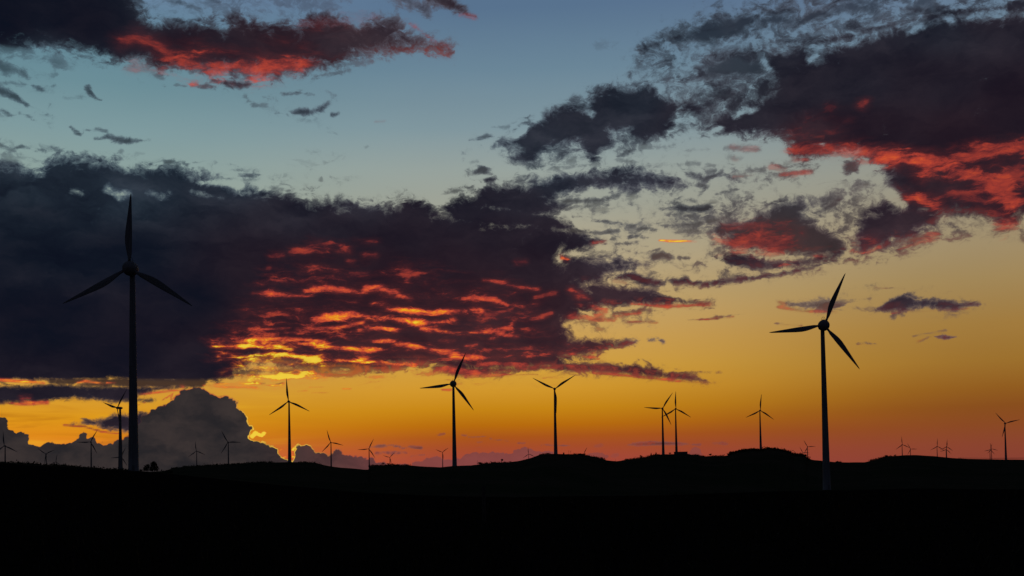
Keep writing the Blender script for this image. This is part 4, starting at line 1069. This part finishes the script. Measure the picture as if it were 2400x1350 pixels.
tree("bush", 2079, rB(2079), 6 * mpp(rB(2079)), 11 * mpp(rB(2079)), "dark bush on the left shoulder of the right-hand hill", 14, "bush", n=260)
tree("leafy_tree", 898, rB(898), 8 * mpp(rB(898)), 8 * mpp(rB(898)), "first tree of the bushy ridge right of the skyline notch", 15, n=300)
tree("leafy_tree", 909, rB(909), 6 * mpp(rB(909)), 8 * mpp(rB(909)), "second tree of the bushy ridge, at the foot of a tiny turbine", 16, n=300)
tree("bush", 919, rB(919), 5 * mpp(rB(919)), 7 * mpp(rB(919)), "bush closing the little clump right of the skyline notch", 17, "bush", n=200)


def scrub(name, spans, label, per_px, hmin, hmax, seed, dist, depth):
    """far-off scrub and woodland that nobody could count: one object"""
    g = np.random.default_rng(seed)
    V, Fc = [], []
    for x0, x1, dens in spans:
        for _ in range(int((x1 - x0) * per_px * dens)):
            px = g.uniform(x0, x1); r0 = dist(px); r = r0 * (1 + g.uniform(-depth, depth * .4))
            d = ray(px, 1090); a = math.atan2(d[0], d[1]); x, y = math.sin(a) * r, math.cos(a) * r
            hh = g.uniform(hmin, hmax) * mpp(r0)
            z = ground_z(x, y)
            for q in range(14):
                c = np.array([x + g.normal() * hh * .55, y + g.normal() * hh * .55, z + hh * abs(g.normal()) * .42])
                u = g.normal(size=3); u /= np.linalg.norm(u); v = np.cross(u, g.normal(size=3)); v /= np.linalg.norm(v)
                s = hh * .3 * g.uniform(.6, 1.3); b = len(V)
                V += [c - u * s, c + v * s * .7, c + u * s, c - v * s * .7]; Fc.append((b, b + 1, b + 2, b + 3))
    o = link(name, mesh_from(name, np.array(V), Fc), LEAF)
    return tag(o, label, "scrub" if name != "woodland" else "woodland", kind='stuff')


scrub("hedge", [(0, 300, 1.0), (372, 400, .5)], "ragged dark hedge along the crest of the near left ridge", 1.0, 2.5, 6.5, 31, rA, .02)
scrub("scrub", [(398, 640, 1.0), (866, 962, 1.4), (700, 760, .5)], "low scrub along the middle ridge crest", .8, 1.5, 4.0, 32, rB, .015)
scrub("scrub", [(1120, 1200, .9), (1265, 1290, 1.), (1340, 1420, 1.), (1462, 1545, 1.1), (1600, 1700, .7)], "low scrub on the hilltops behind the middle turbines", .8, 1.5, 3.8, 33, rB, .015)
scrub("scrub", [(1960, 1972, 1.5), (2040, 2100, 1.4)], "thin scrub on the left shoulder of the right-hand hill", .8, 1.5, 3.5, 35, rB, .015)
scrub("woodland", [(1708, 1896, 2.2)], "dense dark wood covering the rounded hump at right", 1.6, 2.5, 5.0, 34, rB, .10)


# ================================================================== SMALL BUILDINGS, POLES, CABLE
def place(kind, px, r, label, cat, group=None, sink=.1):
    d = ray(px, 1080); a = math.atan2(d[0], d[1])
    x, y = math.sin(a) * r, math.cos(a) * r
    root = bpy.data.objects.new(kind, None); C.objects.link(root)
    root.location = (x, y, ground_z(x, y) - sink); root.rotation_euler = (0, 0, -a)
    return tag(root, label, cat, group)


r = rB(1596)
bl = place("flat_building", 1596, r * .998, "long low flat-roofed building on the hill under the paired turbines", "building")
L, Hh = 31 * mpp(r), 4.6
link("wall", MB().box(-L / 2, L / 2, -5, 5, -1.5, Hh).mesh("wall"), WALL, bl)
link("roof", MB().box(-L / 2 - .5, L / 2 + .5, -5.5, 5.5, Hh, Hh + .5).mesh("roof"), ROOF, bl)
wme = MB().box(-.8, .8, -.06, .06, 0, 1.3).mesh("window")
for k in range(6):
    link("window", wme, GLASS, bl, (-L / 2 + L * (k + .5) / 6, -5.02, 1.6))
link("antenna", MB().tube([(-1.2, 0, Hh + .4), (-1.2, 0, Hh + 4.2)], .14, 6).mesh("antenna"), STEEL, bl)
r = rB(1321.5)
hut = place("hut", 1321.5, r, "little square hut on the bare hilltop right of the V-bladed turbine", "hut")
link("wall", MB().box(-1.05, 1.05, -1.1, 1.1, -.4, 2.0).mesh("wall"), WALL, hut)
link("roof", MB().box(-1.25, 1.25, -1.3, 1.3, 2.0, 2.25).mesh("roof"), ROOF, hut)
link("door", MB().box(-.4, .4, -1.16, -1.08, -.1, 1.7).mesh("door"), WOOD, hut)


def mast(kind, px, r, top_px, label, rad=.16, arms=(), cat="mast", mat=STEEL):
    root = place(kind, px, r, label, cat)
    h = top_px * mpp(r)
    link("pole", MB().tube([(0, 0, -.5), (0, 0, h * .5), (0, 0, h)], [rad, rad * .85, rad * .6], 8).mesh("pole"), mat, root)
    for f, half in arms:
        link("crossarm", MB().box(-half, half, -.14, .14, h * f - .14, h * f + .14).mesh("crossarm"), mat, root)
    return root


mast("mast", 1118.6, rB(1118), 11, "thin bare mast left of the bush clump in mid skyline", .14)
mast("mast", 1333.5, rB(1333), 8.5, "left of two thin poles on the bare hilltop", .16, ((.8, .6),))
mast("mast", 1338.2, rB(1338), 8.5, "right of two thin poles on the bare hilltop", .16, ((.88, .8), (.62, .5)))
mast("mast", 1487, rB(1487), 5, "short thin pole left of the rounded tree, first of two", .2)
mast("mast", 1489.8, rB(1490), 6, "short thin pole left of the rounded tree, second of two", .2)
mast("mast", 1443, rB(1443), 4.5, "short thin pole in the saddle right of the bare hilltop", .2)
mast("mast", 1648, rB(1648), 5, "short thin pole left of the round tree in the dip", .2)
mast("mast", 497.5, rB(497), 9, "thin mast on the ridge below the grey cumulus", .2)
mast("utility_pole", 1892.5, rB(1892) * .995, 22, "utility pole with two crossarms beside the wooded hump", .25, ((.93, 5.2), (.5, 5.2)), "utility pole", WOOD)
# fence post in the foreground field
root = place("fence_post", 1132, 50.0, "dark lone fence post standing in the near field", "post")
hp = 1.62
link("post", MB().tube([(0, 0, -.3), (.01, 0, hp * .5), (0, 0, hp), (0, 0, hp + .02)], [.085, .08, .075, .05], 8).mesh("post"), WOOD, root)
# thin cable over the right-hand ridge, strung between two poles
pA = place("cable_pole", 2252, rB(2252) * 1.01, "short cable pole where the thin cable meets the right hill", "utility pole")
link("pole", MB().tube([(0, 0, -2), (0, 0, 2.6)], [.2, .15], 8).mesh("pole"), WOOD, pA)
pB = place("cable_pole", 2560, rB(2560) * .98, "cable pole carrying the far right end of the thin cable", "utility pole")
ends = [at(2246, 1073.4, rB(2250) * .99), at(2330, 1074.1, 2620.), at(2400, 1073.6, 2590.), at(2560, 1070.0, rB(2560) * .98)]
zt = ends[-1][2] - pB.location.z
link("pole", MB().tube([(0, 0, -2), (0, 0, max(zt, 3) + .3)], [.22, .15], 8).mesh("pole"), WOOD, pB)
tag(link("cable", MB().tube([tuple(p) for p in ends], .42, 6).mesh("cable"), STEEL), "thin dark cable strung low over the right-hand ridge", "cable")

# ================================================================== FOREGROUND GRASS
g = np.random.default_rng(21)
NB = 14000
rad = 14 + 120 * g.random(NB) ** 1.6; aa = np.radians(g.uniform(-32, 32, NB))
bx, by = np.sin(aa) * rad, np.cos(aa) * rad
bz = height(aa, rad)
hh = g.uniform(.12, .42, NB) * (1 + .6 * np.sin(bx * .3) * np.sin(by * .21)); yw = g.uniform(0, 6.28, NB)
lx, ly = g.normal(0, .10, NB), g.normal(0, .10, NB); wd_ = .012 + .0006 * rad
v0 = np.stack([bx - np.cos(yw) * wd_, by - np.sin(yw) * wd_, bz - .03], -1); v1 = np.stack([bx + np.cos(yw) * wd_, by + np.sin(yw) * wd_, bz - .03], -1)
v2 = np.stack([bx + lx, by + ly, bz + hh], -1)
gv = np.stack([v0, v1, v2], 1).reshape(-1, 3)
tag(link("grass", mesh_from("grass", gv, np.arange(NB * 3).reshape(-1, 3)), GRASS), "short dark grass of the field in the foreground", "grass", kind='stuff')
